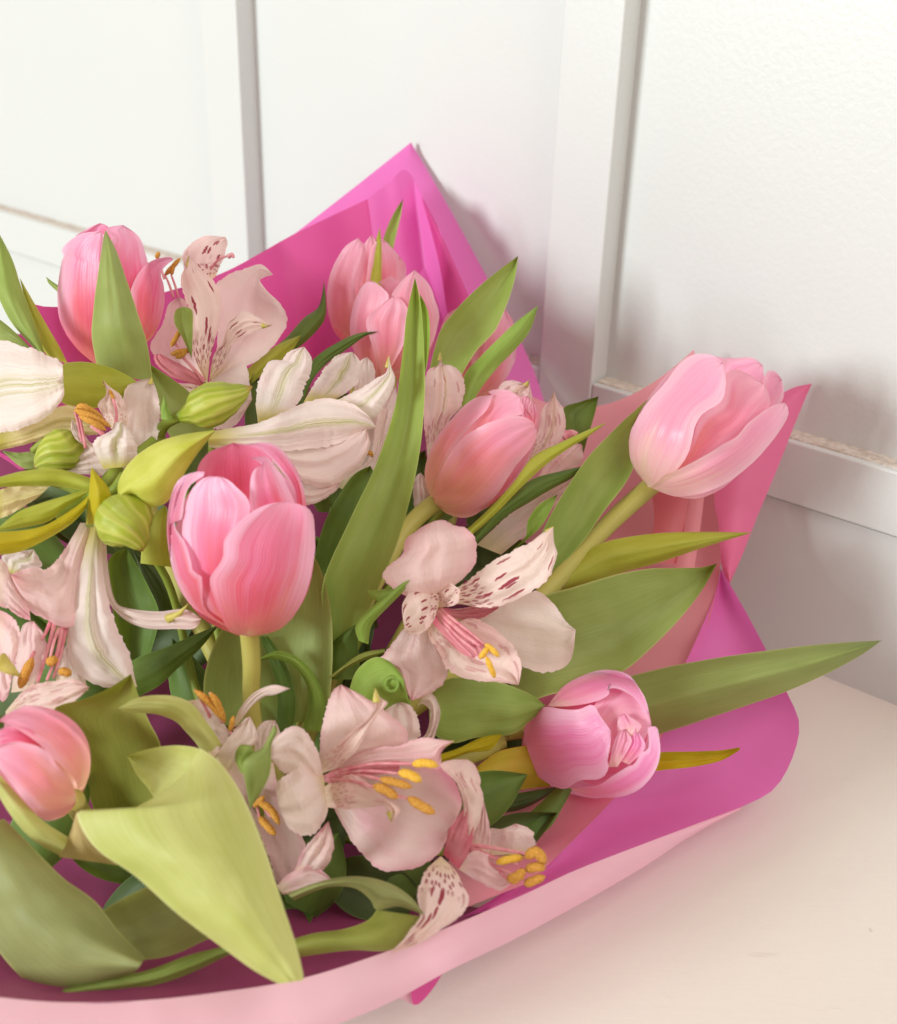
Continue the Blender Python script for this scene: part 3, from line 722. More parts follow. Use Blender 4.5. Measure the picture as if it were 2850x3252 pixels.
leaf('dark leaf in the gap right of the tilted salmon tulip', 'l_dark', 'B', '1490,700 1400,560 1368,400 1480,350 1597,316', '1495,700 1532,560 1572,430 1597,316', [484, 484, 486], -3)
leaf('slender bright leaf running along the tilted salmon tulip to the right', 'l_yel', 'B', '760,1160 900,1030 1050,870 1180,700 1350,610 1500,540 1648,482', '800,1190 950,1055 1100,900 1250,760 1400,650 1530,570 1648,482', [424, 428, 436, 446], 3)
leaf('dark slender leaf beneath the bright one right of the salmon tulip', 'l_dark', 'B', '800,1210 930,1040 1100,890 1200,830 1350,790 1524,750', '830,1240 1000,1085 1150,992 1300,902 1430,832 1524,750', [434, 440, 448, 456], 3)
leaf('small fresh leaf upright above the spotted right petal', 'l_fresh', 'B', '1050,1290 1135,1200 1150,1100 1220,1000 1337,936', '1060,1290 1150,1215 1232,1140 1292,1040 1337,936', [428, 428, 430], -2, name='alstroemeria_leaf')
leaf('rounded green leaf lying left of the lower right tulip', 'l_mid', '5', '830,1130 860,1050 920,1003 1000,988 1200,1008 1350,1058 1450,1110 1494,1150', '830,1190 850,1300 960,1362 1100,1332 1300,1312 1400,1240 1460,1190 1494,1150', [402, 402, 406, 416], 5)
leaf('fresh green leaf with a rolled tip above the lower pink flower', 'l_fresh', '5', '375,1060 418,950 510,876 590,888 655,945 690,1010', '500,1190 600,1170 725,1165 712,1100 700,1060 690,1010', [392, 386, 380], 8, name='alstroemeria_leaf',
     extra=[('rolled_tip', 'l_fresh', '5', '560,1040 570,1000 610,975 655,985 672,1030 640,1080 590,1080 560,1040', '600,1035 605,1015 620,1005 640,1010 642,1035 630,1050 612,1052 600,1035', [378, 377, 378], 1.5)])
leaf('slim fresh leaf reaching up left of the spotted central flower', 'l_fresh', '5', '430,780 410,700 470,618 560,535 650,452 738,424', '485,800 500,700 545,640 622,562 692,490 738,424', [396, 390, 386], 3, name='alstroemeria_leaf',
     extra=[('side_lobe', 'l_fresh', '5', '480,494 560,488 645,463', '512,545 545,555 610,530', [392, 390, 388], 1)])
leaf('green strap leaf arching over beside the centre stem', 'l_fresh', '4', '1880,1300 1862,1130 1780,960 1690,872 1580,836 1468,885', '1720,1290 1758,1120 1735,1010 1655,915 1560,884 1468,892', [412, 408, 404, 400], 3, name='alstroemeria_leaf')
leaf('upright green strap leaf just right of the centre stem', 'l_dark', '4', '1570,1300 1580,1060 1535,900 1475,755', '1665,1300 1682,1100 1622,900 1530,755', [412, 410, 410], 2, name='alstroemeria_leaf')
leaf('dark green leaf pointing right below the centre tulip', 'l_dark', '4', '700,930 800,868 950,815 1100,748 1250,686', '740,1120 900,1040 1025,925 1135,830 1250,686', [414, 412, 410], 4, name='alstroemeria_leaf')
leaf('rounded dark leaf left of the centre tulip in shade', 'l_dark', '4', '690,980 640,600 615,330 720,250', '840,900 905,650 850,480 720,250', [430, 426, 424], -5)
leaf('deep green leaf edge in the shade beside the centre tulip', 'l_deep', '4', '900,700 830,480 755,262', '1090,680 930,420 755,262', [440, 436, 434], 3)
leaf('olive leaf tucked left of the centre tulip', 'l_yel', 'D', '760,1260 785,1060 880,955', '930,1280 925,1100 900,950', [410, 406, 404], 3, name='alstroemeria_leaf')
leaf('dark wedge of leaf between the centre tulip and tall leaf', 'l_dark', 'F', '625,1130 650,1040 700,955 740,930', '705,1180 735,1060 760,980 740,930', [448, 446, 446], -3)
leaf('grey green leaf base below the tall upright leaf', 'l_dark', '5', '230,1000 265,810 405,690', '440,1000 425,800 412,690', [412, 410, 408], 3)
leaf('brown edged narrow leaf above the rolled fresh leaf', 'l_olive', '5', '255,990 340,922 450,850 578,826', '300,985 385,925 485,882 578,850', [406, 402, 400], 2)
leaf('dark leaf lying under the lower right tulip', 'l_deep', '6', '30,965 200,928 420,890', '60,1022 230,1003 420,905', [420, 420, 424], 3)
leaf('green pointed leaf hanging under the lower right tulip', 'l_dark', '6', '400,900 260,1030 205,1085 292,1150', '480,900 425,1000 372,1085 292,1150', [418, 410, 404], 3)
leaf('', 'l_ochre', '5', '880,1430 1000,1390 1130,1330 1250,1310', '900,1480 1050,1420 1180,1400 1250,1310', [404, 402, 402], 2, parent=T4)
# yellow green leaves round the hanging flower on the left
leaf('yellow green veined leaf behind the small cream flower', 'l_yel', 'D', '298,280 320,190 440,168 560,188 660,225 745,276', '298,280 330,385 430,410 560,414 690,352 745,276', [424, 420, 418], 6, name='alstroemeria_leaf')
leaf('bright yellow leaf with a pointed tip above the centre tulip', 'l_bright', 'D', '640,905 638,830 680,740 760,660 860,600 1000,560 1168,538', '640,905 740,900 800,952 900,932 965,830 1045,700 1168,538', [382, 376, 374, 378], 9, name='alstroemeria_leaf', nu=18)
leaf('small folded yellow leaf at the node of the hanging flower', 'l_ochre', 'D', '468,1048 480,900 494,738', '560,1050 602,960 592,860 494,738', [386, 382, 384], 4, name='alstroemeria_leaf')
leaf('long ochre leaf sweeping to the left edge', 'l_ochre', 'D', '480,890 400,960 250,1050 120,1080 -30,1090', '460,970 380,1050 250,1130 100,1200 -30,1215', [386, 380, 372, 366], 5, name='alstroemeria_leaf')
leaf('yellow green leaf above the long ochre leaf at left', 'l_yel', 'D', '490,850 330,900 230,930 100,980 -10,1068', '450,900 350,960 270,1030 150,1062 -10,1085', [388, 386, 382, 378], 4, name='alstroemeria_leaf')
leaf('upper yellow leaf of the left node reaching the left edge', 'l_yel', 'D', '500,800 400,768 280,745 120,760 -30,800', '500,880 420,862 280,842 120,842 -30,850', [392, 392, 390, 386], 4, name='alstroemeria_leaf')
leaf('pale turquoise leaf glimpsed at the left edge', 'l_glauc', 'D', '15,648 100,660 205,648', '15,655 120,742 205,745', [442, 442, 442], 2)
leaf('small green bract upright between the cream flower and bud', 'l_fresh', 'D', '870,480 872,420 888,348', '935,480 915,420 888,348', [402, 402, 402], 2, name='alstroemeria_leaf')

# filler leaves deep inside the bouquet, dark colour stands in for shaded gaps
def zone(x, y):
    spots = [((500, 1080), 'behind the large centre tulip'), ((760, 1150), 'beside the tall central leaf'), ((960, 1200), 'behind the spotted central flower'), ((300, 1220), 'between the hanging trumpets and the centre tulip'),
             ((60, 1180), 'behind the hanging trumpets at the left edge'), ((180, 1450), 'behind the salmon bud at the left edge'), ((600, 1420), 'round the stem of the centre tulip'), ((760, 1680), 'under the lower middle flower'),
             ((1080, 1620), 'under the lower right tulip'), ((250, 1740), 'under the broad lime leaf'), ((640, 880), 'behind the white trumpet flower'), ((160, 960), 'behind the small cream flower'), ((1040, 1030), 'behind the tilted salmon tulip')]
    return 'shaded leaf ' + min(spots, key=lambda q: math.dist(q[0], (x, y)))[1]
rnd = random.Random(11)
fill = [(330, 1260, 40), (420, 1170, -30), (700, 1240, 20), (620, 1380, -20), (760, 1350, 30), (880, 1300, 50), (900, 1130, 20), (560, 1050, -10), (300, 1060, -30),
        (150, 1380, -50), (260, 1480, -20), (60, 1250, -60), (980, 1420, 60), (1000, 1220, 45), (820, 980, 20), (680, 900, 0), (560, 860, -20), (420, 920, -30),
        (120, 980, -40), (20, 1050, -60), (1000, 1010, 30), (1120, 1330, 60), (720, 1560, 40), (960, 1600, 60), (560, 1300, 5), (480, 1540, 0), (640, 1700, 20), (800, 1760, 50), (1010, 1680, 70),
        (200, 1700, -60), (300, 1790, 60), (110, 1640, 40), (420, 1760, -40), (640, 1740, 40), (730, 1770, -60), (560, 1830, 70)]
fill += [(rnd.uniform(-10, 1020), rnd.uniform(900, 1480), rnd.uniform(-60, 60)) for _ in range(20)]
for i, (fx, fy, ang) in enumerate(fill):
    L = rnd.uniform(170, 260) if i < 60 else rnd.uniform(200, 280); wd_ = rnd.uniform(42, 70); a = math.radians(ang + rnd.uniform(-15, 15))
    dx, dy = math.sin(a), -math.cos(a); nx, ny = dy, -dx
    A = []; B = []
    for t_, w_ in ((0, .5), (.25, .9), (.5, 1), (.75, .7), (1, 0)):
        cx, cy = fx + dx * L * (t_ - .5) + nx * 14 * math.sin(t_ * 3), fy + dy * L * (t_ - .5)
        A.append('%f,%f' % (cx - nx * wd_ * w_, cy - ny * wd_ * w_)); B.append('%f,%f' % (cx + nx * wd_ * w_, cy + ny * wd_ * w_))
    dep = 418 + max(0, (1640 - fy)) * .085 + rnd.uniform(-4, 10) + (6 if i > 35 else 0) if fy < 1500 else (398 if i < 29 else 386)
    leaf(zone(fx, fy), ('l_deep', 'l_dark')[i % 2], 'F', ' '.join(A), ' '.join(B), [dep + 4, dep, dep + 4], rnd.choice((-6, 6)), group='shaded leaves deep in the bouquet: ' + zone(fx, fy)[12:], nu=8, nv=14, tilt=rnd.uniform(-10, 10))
# ------------------------------------------------------------------ alstroemerias
def alstro(label, at, d0, petals, stam=(), stem=None, k=0, buds=()):
    c = pts(*at)[0]
    root = thing('alstroemeria', label, 'flower', W(c[0], c[1], d0), 'alstroemerias in the bouquet')
    for P in petals:
        m, view, A, B, d, b = P[:6]
        kw = dict(P[6]) if len(P) > 6 else {}
        kw.setdefault('ruf', 4.0); kw.setdefault('jag', 6.5); kw.setdefault('nv', 64); kw.setdefault('nu', 18); kw.setdefault('wob', 1.6); kw.setdefault('fold', 2.6)
        patch(root, 'petal', M['a_' + m], view, A, B, d, b * .42, **kw)
    petals_ = [o for o in root.children]
    fils = []; anth = []
    for (view, path, ds, r, kind) in stam:
        P = [W(x, y, lerp_list(list(ds), i / max(1, len(pts(view, path)) - 1))) for i, (x, y) in enumerate(pts(view, path))]
        if kind == 'f': fils.append((tube(root, 'filament', M['fil'], P, [r, r * .75, r * .6], 8, 14), P[-1]))
        elif kind == 'g': tube(root, 'stalk', M['stemg'], P, [r, r, r], 10, 20)
        elif kind == 't':
            o = tube(root, 'petal_point', M['tipgreen'], P, [r, r * .6, r * .1], 8, 8)
            q = P[0] - root.location
            best = min((x for x in root.children if x.name.startswith('petal') and not x.name.startswith('petal_point')), key=lambda x: min((vv.co - q).length for vv in x.data.vertices))
            o.parent = best
        else:
            rj = r * (.92 + .16 * random.Random(len(anth) * 7 + k).random())
            anth.append((tube(root, 'anther', M['anther' if kind == 'a' else 'anther_y'], P, [rj * .2, rj * .46, rj * .52, rj * .47, rj * .5, rj * .42, rj * .12], 10, 18), P[0]))
    base = W(c[0], c[1], d0 - 2)
    for o, p0 in anth:
        near = min(fils, key=lambda f: (f[1] - p0).length) if fils else None
        if near is None or (near[1] - p0).length > .0035:
            dirn = (base - p0)
            st = p0 + dirn.normalized() * min(dirn.length, .011) + ray(*pts(*at)[0]) * .006
            near = (tube(root, 'filament', M['fil'], [st, st.lerp(p0, .5) + Vector((0, 0, .0008)), p0], [.6, .5, .4], 8, 14), p0)
        o.parent = near[0]
    for (view, path, ds, rad) in buds:
        q = pts(view, path)
        P = [W(x, y, lerp_list(list(ds), i / max(1, len(q) - 1))) for i, (x, y) in enumerate(q)]
        tube(root, 'bud', M['bud'], P, rad, 18, 30)
    if stem:
        Q = [W(c[0], c[1], d0 + 4)] + [W(*pts(s_[0], s_[1])[0], s_[2]) for s_ in stem] + [knot(k + 30)]
        tube(root, 'stalk', M['stemg'], Q, [1.6, 1.5, 1.6, 2], 10, 30)
    return root

alstro('pale pink spotted alstroemeria facing out right of the tall central leaf', ('5', '880,600'), 404, [
    ('pink', '5', '880,520 740,540 600,460 568,390 640,320 680,280 700,200 745,165 800,125 860,98', '880,520 980,460 1060,390 1102,300 1092,200 1040,140 970,120 910,92 860,98', [402, 388, 384, 396], 12, dict(ruf=4)),
    ('spot', '5', '880,590 960,500 1060,430 1200,320 1330,260 1430,200 1500,150 1537,132', '880,590 1000,572 1150,592 1250,570 1400,510 1500,430 1558,300 1542,220 1537,132', [402, 394, 388, 386], 6),
    ('spot', '5', '880,600 895,490 840,462 770,468 700,525 676,600 690,700', '880,600 850,680 790,732 740,747 700,735 690,700', [400, 388, 382], 4, dict(ruf=2)),
    ('spot', '5', '885,585 895,485 950,453 1008,490', '885,590 960,582 1002,550 1008,490', [398, 390, 384], -2, dict(ruf=2.5, nv=24)),
    ('plain', '5', '930,600 1100,585 1300,530 1440,495 1540,570 1610,670 1664,715', '930,660 1150,720 1250,845 1380,932 1540,960 1640,880 1664,715', [410, 408, 404, 402], -6),
    ('faint', '5', '870,610 960,680 1060,650 1150,680 1240,740 1320,830 1357,920 1340,1032', '870,610 825,730 880,840 950,955 1050,1000 1200,1012 1340,1032', [404, 394, 384, 380], -6),
    ('pink', '5', '850,640 700,700 620,800 558,885 640,932 690,1050 730,1122', '850,640 865,800 935,930 922,1000 870,1062 790,1102 730,1122', [404, 400, 392, 386], 7),
    ('rose', '5', '900,590 1000,598 1100,575 1225,562', '900,620 1000,655 1120,655 1225,595', [404, 406, 406], 2, dict(ruf=1)),
    ('rose', '5', '860,620 940,640 1050,720 1150,800', '850,680 920,760 1010,850 1090,880', [400, 392, 380], 5, dict(ruf=1, jag=0)),
], [('5', '880,610 1000,720 1120,810', (398, 378, 370), .9, 'f'), ('5', '880,625 980,740 1100,840', (398, 380, 372), .9, 'f'), ('5', '880,640 970,760 1080,870', (399, 382, 374), .8, 'f'),
    ('5', '890,600 1020,700 1140,800', (398, 380, 371), .8, 'f'),
    ('5', '1150,800 1190,830 1230,872', (368, 366, 366), 2.0, 'y'), ('5', '1120,880 1150,840 1165,815', (367, 366, 366), 2.2, 'y'), ('5', '1155,870 1185,940 1205,990', (366, 366, 368), 1.8, 'y'),
    ('5', '1500,165 1540,130', (386, 386), 1.2, 't')],
    [('5', '740,700', 416), ('F', '740,1400', 414)], 1)

alstro('pale pink alstroemeria with yellow anthers in the lower middle', ('C', '640,560'), 374, [
    ('pink', 'C', '630,530 622,380 650,230 685,140 722,110', '630,530 760,470 900,425 1020,402 1034,330 950,250 850,178 722,110', [378, 370, 368, 372], 5),
    ('plain', 'C', '840,420 930,240 1002,193', '1000,425 1082,372 1098,320 1062,220 1002,193', [382, 380, 382], 3),
    ('faint', 'C', '610,540 650,440 750,350 850,270 880,200 886,132', '610,540 700,505 790,432 850,332 900,252 943,200 912,175 886,132', [374, 362, 352, 350], -3, dict(ruf=2)),
    ('pink', 'C', '640,545 760,460 880,410 1000,400 1100,362 1180,370 1258,380', '640,545 760,520 900,490 1050,490 1185,510 1200,430 1258,380', [376, 368, 362, 360], 4),
    ('tip', 'C', '640,590 700,720 790,880 880,970 960,999 1080,977 1190,910 1230,795', '640,590 800,490 1000,465 1180,488 1262,570 1295,670 1272,740 1230,795', [378, 370, 364, 358], -10, dict(ruf=3)),
    ('faint', 'C', '632,600 770,538 870,590 940,650 1003,705 962,762', '638,692 720,699 830,699 920,687 945,720 962,762', [370, 358, 350, 348], 4, dict(ruf=2)),
    ('plain', 'C', '645,620 622,460 560,340 490,310 400,375 386,460', '645,620 570,580 510,540 450,528 386,460', [366, 356, 354], 6),
    ('plain', 'C', '640,545 560,500 480,530 413,585 424,690', '648,640 658,720 605,810 550,830 470,785 424,690', [364, 352, 352], 7),
    ('plain', '5', '770,1130 800,1092 850,1083 888,1150 892,1220 860,1335', '765,1160 790,1140 825,1160 838,1200 820,1290 790,1335', [392, 388, 390], 4, dict(jag=2)),
    ('rose', 'C', '640,540 760,490 880,475 1000,475', '640,560 760,540 880,540 1000,520', [372, 368, 364], 2, dict(ruf=1, jag=0)),
], [('C', '650,545 850,490 1065,487', (370, 356, 348), .7, 'f'), ('C', '650,550 830,520 1000,535', (370, 356, 347), .7, 'f'), ('C', '650,555 800,540 915,562', (370, 358, 347), .7, 'f'), ('C', '650,560 780,570 885,600', (369, 356, 346), .7, 'f'), ('C', '650,565 850,600 1045,655', (369, 356, 346), .7, 'f'),
    ('C', '1062,490 1120,482 1182,498', (347, 346, 346), 2.5, 'y'), ('C', '996,528 1050,540 1104,570', (346, 345, 345), 3.0, 'y'), ('C', '908,558 980,575 1060,598', (345, 344, 344), 2.6, 'a'), ('C', '876,592 935,612 992,650', (345, 344, 344), 2.8, 'a'), ('C', '1040,648 1100,685 1168,722', (345, 344, 343), 3.0, 'a'),
    ('C', '1195,400 1258,378', (361, 359), 1.3, 't'), ('C', '890,190 885,130', (351, 350), 1.3, 't'), ('C', '955,715 962,764', (348, 347), 1.3, 't')],
    [('C', '600,700', 392)], 2)

alstro('pink alstroemeria turned to the right with long stamens over the wrap rim', ('C', '1290,860'), 372, [
    ('faint', 'C', '1230,930 1290,800 1302,680 1270,580 1196,500 1230,470 1320,466', '1282,985 1342,850 1394,700 1388,600 1362,500 1320,466', [374, 362, 358, 366], 6),
    ('pink', 'C', '1320,880 1380,720 1396,650', '1424,930 1430,800 1396,650', [374, 372, 372], 3),
    ('plain', 'C', '1424,920 1424,800 1480,797 1552,770', '1600,915 1644,870 1622,800 1552,770', [380, 376, 378], 4),
    ('pink', 'C', '1275,985 1350,900 1450,940 1535,1040', '1275,985 1370,1042 1480,1088 1535,1040', [370, 362, 358], 4),
    ('spot', 'C', '1195,925 1120,1000 1083,1110 1098,1200 1040,1290 955,1388', '1195,925 1262,990 1312,1080 1324,1150 1270,1222 1100,1335 955,1388', [358, 344, 336, 331], 5, dict(ruf=2)),
    ('rose', 'C', '1205,915 1240,800 1300,700', '1282,988 1342,870 1352,750', [366, 362, 362], 3, dict(ruf=1)),
], [('C', '1330,870 1470,890 1610,915', (368, 362, 356), .8, 'f'), ('C', '1330,880 1450,930 1560,960', (368, 362, 356), .7, 'f'), ('C', '1330,890 1450,970 1600,1040', (368, 360, 354), .7, 'f'), ('C', '1330,885 1430,930 1500,950', (368, 362, 356), .6, 'f'),
    ('C', '1600,930 1650,905 1690,960', (354, 352, 353), 3.6, 'a'), ('C', '1600,990 1650,975 1690,985', (354, 352, 353), 3.0, 'a'), ('C', '1530,1050 1570,1010 1600,990', (354, 352, 352), 3.0, 'a'), ('C', '1595,1060 1640,1040 1690,1020', (354, 352, 352), 2.8, 'a'), ('C', '1460,955 1520,940 1590,930', (357, 356, 356), 2.8, 'y'), ('C', '1515,1040 1550,1020 1590,1030', (354, 352, 352), 2.6, 'a')],
    [('C', '1150,900', 390)], 3)

alstro('shaded alstroemeria half hidden behind the broad lime leaf', ('C', '300,620'), 376, [
    ('plain', 'C', '115,475 180,370 260,280 292,262', '190,520 250,440 328,370 292,262', [370, 366, 366], 4),
    ('plain', 'C', '208,315 240,230 310,150 400,113 482,130', '232,305 292,222 352,172 410,157 482,130', [370, 364, 358], 3, dict(ruf=1.5, jag=1)),
    ('plain', 'C', '-15,188 80,188 150,270 195,340', '110,470 160,410 185,365 195,340', [366, 368, 372], -4),
    ('pink', 'C', '120,480 250,650 350,850 430,1080', '400,480 440,650 545,850 570,1010', [384, 382, 376], -6),
    ('tip', 'C', '495,1015 530,920 580,850 662,758', '560,1010 645,985 688,880 662,758', [366, 358, 358], 4),
    ('pink', 'C', '418,1065 470,1010 520,990 600,975 695,1050', '445,1108 560,1092 640,1062 695,1050', [364, 362, 364], 3),
    ('plain', 'C', '310,460 320,330 360,285 410,280', '400,460 420,400 430,330 410,280', [378, 376, 378], 3),
], [('C', '300,620 360,700 390,740', (376, 368, 364), .7, 'f'), ('C', '330,670 390,705 430,775', (366, 364, 362), 2.6, 'a'), ('C', '335,740 370,780 412,825', (366, 364, 362), 2.6, 'a'), ('C', '310,690 350,650 360,640', (368, 366, 366), 2.2, 'a'),
    ('C', '28,138 90,190 175,285', (360, 360, 364), 2.4, 'a'), ('C', '100,150 135,200 170,290', (358, 360, 364), 2.4, 'a'), ('C', '195,330 205,290 212,258', (366, 364, 364), 1.8, 'a')],
    [('C', '420,900', 396)], 4)
r4 = thing('alstroemeria_leaf', 'pale green two lobed leaf before the shaded alstroemeria', 'leaf', W(*pts('C', '290,700')[0], 350))
patch(r4, 'blade', M['l_glauc'], 'C', '290,702 265,560 253,480 310,430 350,410 402,305', '290,702 350,610 387,520 392,400 422,330 402,305', [352, 348, 350], 3)
patch(r4, 'side_lobe', M['l_mid'], 'C', '250,535 218,460 240,400 292,398', '262,525 282,460 310,430 292,398', [352, 350, 352], 3)

alstro('white spotted alstroemeria at the top left beside the pink tulip', ('1', '1175,1110'), 466, [
    ('spot', '1', '1180,1105 1105,950 1095,780 1060,640 1028,520 1060,430 1076,378', '1180,1105 1200,950 1252,750 1252,620 1212,520 1140,450 1076,378', [464, 456, 452, 456], 4, dict(ruf=2)),
    ('spot', '1', '1190,1095 1215,950 1270,870 1290,770 1350,710 1412,698 1545,775', '1190,1095 1290,960 1335,880 1445,812 1545,775', [464, 456, 452], 3, dict(ruf=2)),
    ('plain', '1', '1200,1100 1235,900 1235,700 1228,545 1350,470 1480,428 1555,488', '1200,1100 1330,1042 1480,962 1600,832 1638,750 1592,650 1478,540 1500,505 1555,488', [472, 480, 480, 474], -8, dict(ruf=5, jag=5)),
    ('spot', '1', '1090,600 1038,400 1080,320 1160,268 1285,273', '1225,500 1262,420 1294,320 1285,273', [486, 488, 492], 3),
    ('plain', '1', '1150,1120 950,1000 855,900 930,760 955,660 1020,618', '1185,1100 1115,950 1095,800 1065,650 1020,618', [472, 474, 476], -6),
    ('rose', '1', '1175,1130 1000,1080 900,1010 876,950 912,938', '1175,1130 1120,1055 1030,1000 912,938', [464, 458, 456], 4, dict(ruf=1.5)),
    ('plain', '1', '1180,1105 1260,1050 1390,988 1420,1100 1435,1200', '1175,1125 1150,1250 1200,1352 1325,1358 1435,1200', [462, 454, 448], 6),
    ('spot', '1', '1175,1130 1080,1108 978,1104', '1175,1138 1125,1205 1060,1192 978,1104', [462, 456, 454], 2, dict(nv=24)),
], [('1', '975,895 1000,850 1032,795', (452, 450, 450), 2.0, 'a'), ('1', '975,942 1030,925 1098,918', (450, 448, 448), 2.2, 'a'), ('1', '1000,955 1030,950 1060,925', (449, 448, 447), 2.0, 'a'),
    ('1', '1160,1100 1080,1000 1020,940', (462, 456, 450), .7, 'f'), ('1', '1165,1090 1050,960 1000,880', (462, 456, 452), .7, 'f'),
    ('1', '890,395 900,372 908,360', (490, 490, 490), 2.0, 'a'), ('1', '940,490 985,440 1028,392', (480, 478, 478), 2.0, 'a'), ('1', '975,490 985,455 990,430', (479, 478, 478), 1.6, 'a'),
    ('1', '1180,480 1240,405 1290,382 1325,372', (488, 484, 482, 482), .7, 'f'), ('1', '1300,385 1320,372 1330,390', (482, 481, 481), 1.1, 'f'),
    ('1', '1072,440 1074,378', (456, 456), 1.2, 't'), ('1', '1490,780 1548,774', (452, 452), 1.1, 't')],
    [('1', '1000,1350', 462), ('F', '420,1200', 440)], 5)
leaf('tiny green leaf standing inside the top left spotted flower', 'l_mid', '1', '1092,965 1040,850 993,760 1000,690 1042,670', '1092,965 1098,800 1094,690 1042,670', [448, 446, 446], 2, name='alstroemeria_leaf', nv=20)

alstro('long white trumpet alstroemeria lying sideways above the centre tulip', ('2', '-40,1615'), 400, [
    ('green', '2', '-60,1580 180,1540 330,1480 450,1425 560,1408 680,1438 770,1500 806,1560', '-60,1650 150,1660 400,1680 620,1640 750,1580 806,1560', [400, 402, 408, 412], 9),
    ('plain', '2', '-60,1630 200,1650 500,1640 757,1558', '-60,1660 200,1725 350,1785 450,1852 560,1872 625,1842 732,1750 775,1650 757,1558', [402, 408, 414, 412], 6),
    ('plain', '2', '280,1740 450,1850 625,1842', '300,1910 450,1962 585,1900 625,1842', [416, 416, 416], 4),
    ('green', '2', '195,1545 184,1400 210,1290 260,1215 320,1208 352,1168 432,1141', '290,1515 400,1440 460,1300 477,1240 462,1180 432,1141', [424, 428, 432], 6),
    ('green', '2', '560,1440 720,1360 800,1310 860,1270 872,1192', '700,1500 800,1502 862,1420 897,1350 905,1300 887,1250 872,1192', [418, 414, 412, 414], 6, dict(ruf=2)),
    ('green', '2', '430,1430 520,1280 600,1190 682,1168', '590,1420 702,1340 738,1260 712,1200 682,1168', [442, 444, 448], 5),
    ('plain', '2', '690,1400 700,1290 720,1220 760,1195', '790,1420 802,1320 795,1240 760,1195', [452, 454, 458], 4),
], [('2', '868,1250 872,1190', (413, 413), 1.2, 't'), ('2', '750,1700 775,1690 788,1715', (418, 416, 416), 1.6, 'a')], [('F', '430,1000', 420), ('F', '470,1200', 425)], 6)

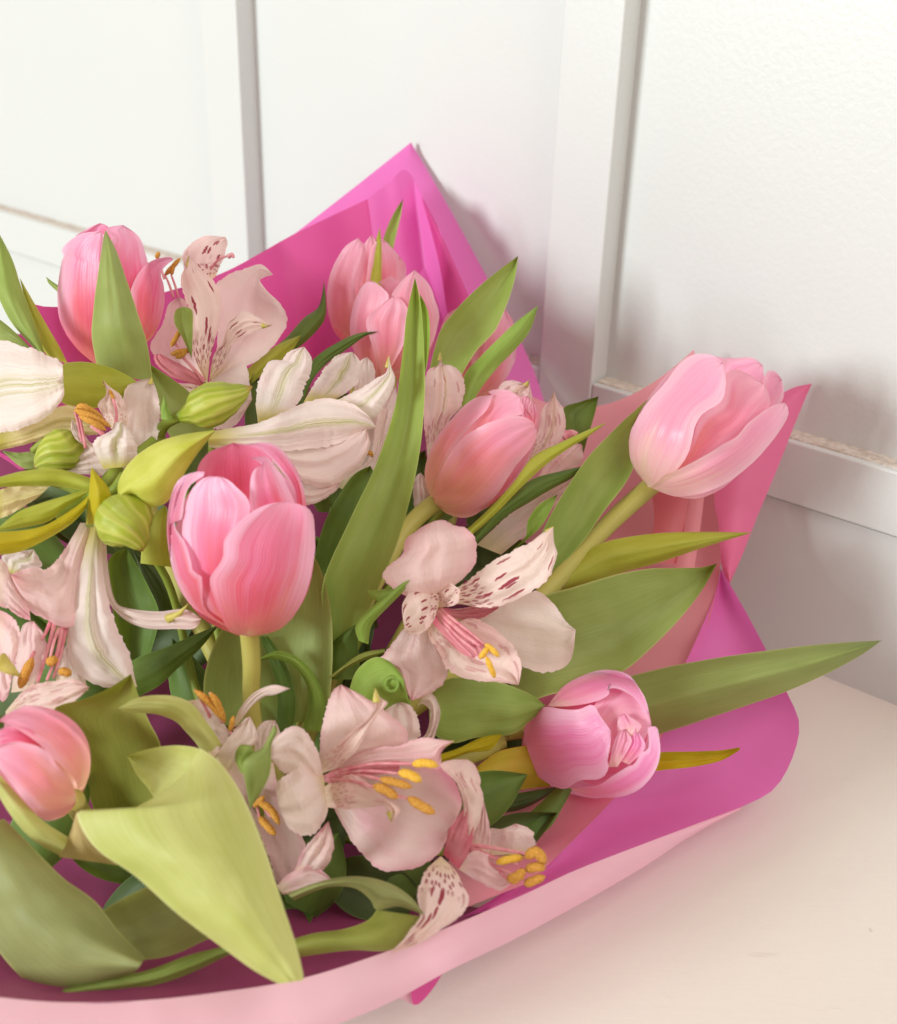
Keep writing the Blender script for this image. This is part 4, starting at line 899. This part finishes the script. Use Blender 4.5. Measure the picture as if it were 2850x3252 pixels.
alstro('cluster of hanging pale alstroemeria trumpets at the left edge', ('D', '515,900'), 392, [
    ('green', 'D', '480,1045 440,1250 420,1400 370,1600 363,1700 390,1800 470,1895 600,1935 742,1928', '562,1045 552,1250 582,1450 642,1620 702,1760 725,1860 742,1928', [394, 386, 380, 376], 9),
    ('plain', 'D', '575,1045 582,1250 622,1455 700,1503 860,1520 1000,1508 1090,1560', '530,1045 538,1350 588,1470 680,1567 800,1612 950,1614 1050,1612 1090,1560', [396, 394, 384, 376], 5, dict(jag=1.5, ruf=1.5)),
    ('pink', 'D', '435,1040 358,1170 268,1280 160,1283 58,1320', '525,1040 442,1300 402,1592 250,1562 120,1480 58,1320', [396, 390, 382, 376], 8),
    ('pink', 'D', '-30,1215 30,1258 62,1330 160,1500', '-30,1490 40,1505 100,1545 165,1570', [378, 378, 380], 3),
    ('green', 'D', '30,1310 12,1220 80,1198 182,1183', '90,1320 160,1290 228,1272 182,1183', [404, 402, 404], 3),
    ('pink', 'D', '-30,1500 60,1545 107,1630 92,1750 60,1905', '-40,1700 -40,1900 0,2005 40,1985 60,1905', [372, 368, 366], 5),
    ('pink', 'D', '60,1960 90,1750 120,1600 182,1572', '200,1940 255,1760 238,1650 182,1572', [384, 382, 384], 4),
    ('faint', 'D', '30,2060 150,1930 280,1898 400,1886 485,1930', '30,2090 250,2070 400,2010 485,1930', [372, 366, 364], 4),
    ('plain', 'D', '300,1900 330,1760 370,1680', '480,1950 440,1830 370,1680', [386, 384, 384], 3),
    ('cream', 'D', '-30,870 100,838 270,842', '-30,1030 80,982 210,900', [396, 396, 394], 4),
    ('green', 'D', '-160,340 -80,120 0,58 100,73 220,118 337,178 308,280', '-160,350 -60,520 60,542 180,502 282,442 348,345 308,280', [420, 404, 396, 392], 12, dict(nu=22, ruf=4)),
    ('cream', 'D', '-30,560 150,505 300,418 400,408 500,440', '-30,655 150,612 300,572 400,572 530,565', [412, 410, 408], 8),
    ('plain', 'D', '630,690 655,480 678,320 740,276 822,256', '780,670 848,600 865,450 852,340 822,256', [416, 410, 408, 410], -5),
    ('faint', 'D', '600,530 540,430 533,390 575,340 558,268', '670,540 694,470 662,360 602,310 558,268', [406, 402, 402], 3),
    ('green', 'D', '560,750 508,640 518,588 600,540 622,498 662,498', '730,730 745,640 712,560 682,520 662,498', [396, 392, 396], 7),
    ('plain', 'D', '510,630 440,612 388,550 388,476', '550,650 485,600 442,540 388,476', [400, 398, 400], 2),
    ('plain', 'D', '290,740 400,665 480,615 560,620', '310,775 500,780 640,788 720,700', [408, 404, 400], 6),
], [('D', '300,1570 260,1720 205,1900', (384, 376, 368), .8, 'f'), ('D', '340,1590 310,1740 255,1890', (384, 376, 368), .8, 'f'), ('D', '360,1590 330,1740 290,1880', (386, 378, 370), .8, 'f'), ('D', '275,1575 245,1640 225,1670', (384, 380, 378), .8, 'f'),
    ('D', '110,1930 140,1850 178,1770', (370, 368, 368), 3.4, 'a'), ('D', '265,1800 285,1785 305,1795', (368, 367, 368), 3.4, 'a'), ('D', '325,1850 350,1845 385,1865', (369, 368, 369), 3.0, 'a'),
    ('D', '405,430 500,465 600,520', (392, 391, 394), 2.6, 'a'), ('D', '415,420 455,410 560,475', (393, 392, 395), 2.2, 'a'), ('D', '430,460 510,500 575,540', (391, 390, 393), 2.2, 'a'), ('D', '500,510 540,545 570,575', (392, 392, 394), 1.2, 'f'),
    ('D', '620,530 630,440 600,330', (402, 400, 400), .7, 'f'), ('D', '618,375 602,340 592,318', (400, 400, 400), 1.4, 'a'),
    ('D', '540,900 620,860 680,780', (394, 392, 392), 2.0, 'g'), ('D', '540,860 600,800 640,740', (396, 398, 400), 2.4, 'g'), ('D', '560,900 600,930 640,980', (392, 388, 384), 1.8, 'g'), ('D', '520,880 620,760 780,640 880,560', (396, 404, 410, 412), 2.0, 'g'),
    ('D', '520,1060 518,980 530,880', (394, 394, 394), 3.4, 'g'), ('D', '500,900 380,840 250,800', (396, 396, 396), 2.2, 'g'), ('D', '500,930 400,950 300,1010', (394, 392, 390), 1.8, 'g'),
    ('D', '860,575 890,510 960,468 1050,430', (412, 408, 404, 402), 2.0, 'g'), ('D', '180,650 240,600 330,575', (410, 408, 406), 1.4, 'g'),
    ('D', '700,1870 742,1928', (377, 376), 1.2, 't'), ('D', '910,1560 970,1530 1020,1478', (378, 376, 375), 1.6, 't'), ('D', '815,290 822,252', (409, 409), 1.0, 't'), ('D', '570,300 556,264', (402, 402), 1.0, 't'),
    ('D', '-10,1785 50,1830 112,1872', (352, 352, 353), 3.0, 't')],
    [('F', '330,1150', 420), ('F', '400,1400', 420)], 7,
    buds=[('D', '985,468 1080,430 1180,385 1280,345 1362,302', (404, 400, 398, 398, 400), [2.2, 4.0, 7.4, 7.6, 6.2, 3.6, .5]),
          ('D', '628,950 660,1010 710,1080 750,1140 768,1190', (384, 378, 374, 374, 376), [2.4, 6, 9.2, 9.6, 7.6, 4, .6]),
          ('D', '440,585 380,625 310,660 250,695 190,735', (406, 404, 402, 402, 404), [3, 6.4, 7.6, 7.2, 5.4, 3.2, .5])])

alstro('faded spotted alstroemeria whose petals stand round the salmon tulip', ('B', '640,1000'), 462, [
    ('rib', 'B', '520,760 490,450 486,280 520,150 582,118 594,40', '580,720 650,480 724,380 753,250 722,160 662,120 608,108 594,40', [474, 468, 466, 470], 4),
    ('rib', 'B', '920,330 990,228 1060,216 1130,233 1158,212', '1080,380 1175,345 1168,280 1158,212', [474, 474, 476], 3),
    ('rib', 'B', '1140,730 1210,560 1240,400 1290,340 1314,283', '1210,710 1335,620 1384,520 1373,400 1337,340 1314,283', [462, 460, 462], 3),
    ('pink', 'B', '1190,870 1340,640 1485,615', '1300,850 1482,750 1495,640 1485,615', [470, 470, 472], 3),
    ('plain', 'B', '825,1255 1000,1090 1200,940 1400,830 1525,803', '980,1318 1080,1235 1200,1155 1350,975 1525,803', [456, 462, 470], -6),
    ('plain', 'B', '440,1080 422,930 438,830 472,798', '485,1050 540,960 513,860 472,798', [458, 458, 460], 3),
    ('plain', 'B', '-20,890 60,780 150,700 190,470 200,400', '120,875 205,700 272,480 290,395', [472, 474, 476], -5),
    ('plain', 'F', '640,960 660,900 720,850 790,770', '720,990 760,930 800,860 790,770', [480, 482, 486], -4),
], [('B', '1130,250 1160,212', (474, 476), 1.1, 't'), ('B', '592,90 594,38', (470, 470), 1.0, 't'), ('B', '1312,330 1314,283', (462, 462), .9, 't'),
    ('B', '1370,570 1420,550 1460,560', (474, 474, 474), 2.2, 'f')],
    [('F', '760,1200', 440)], 8)
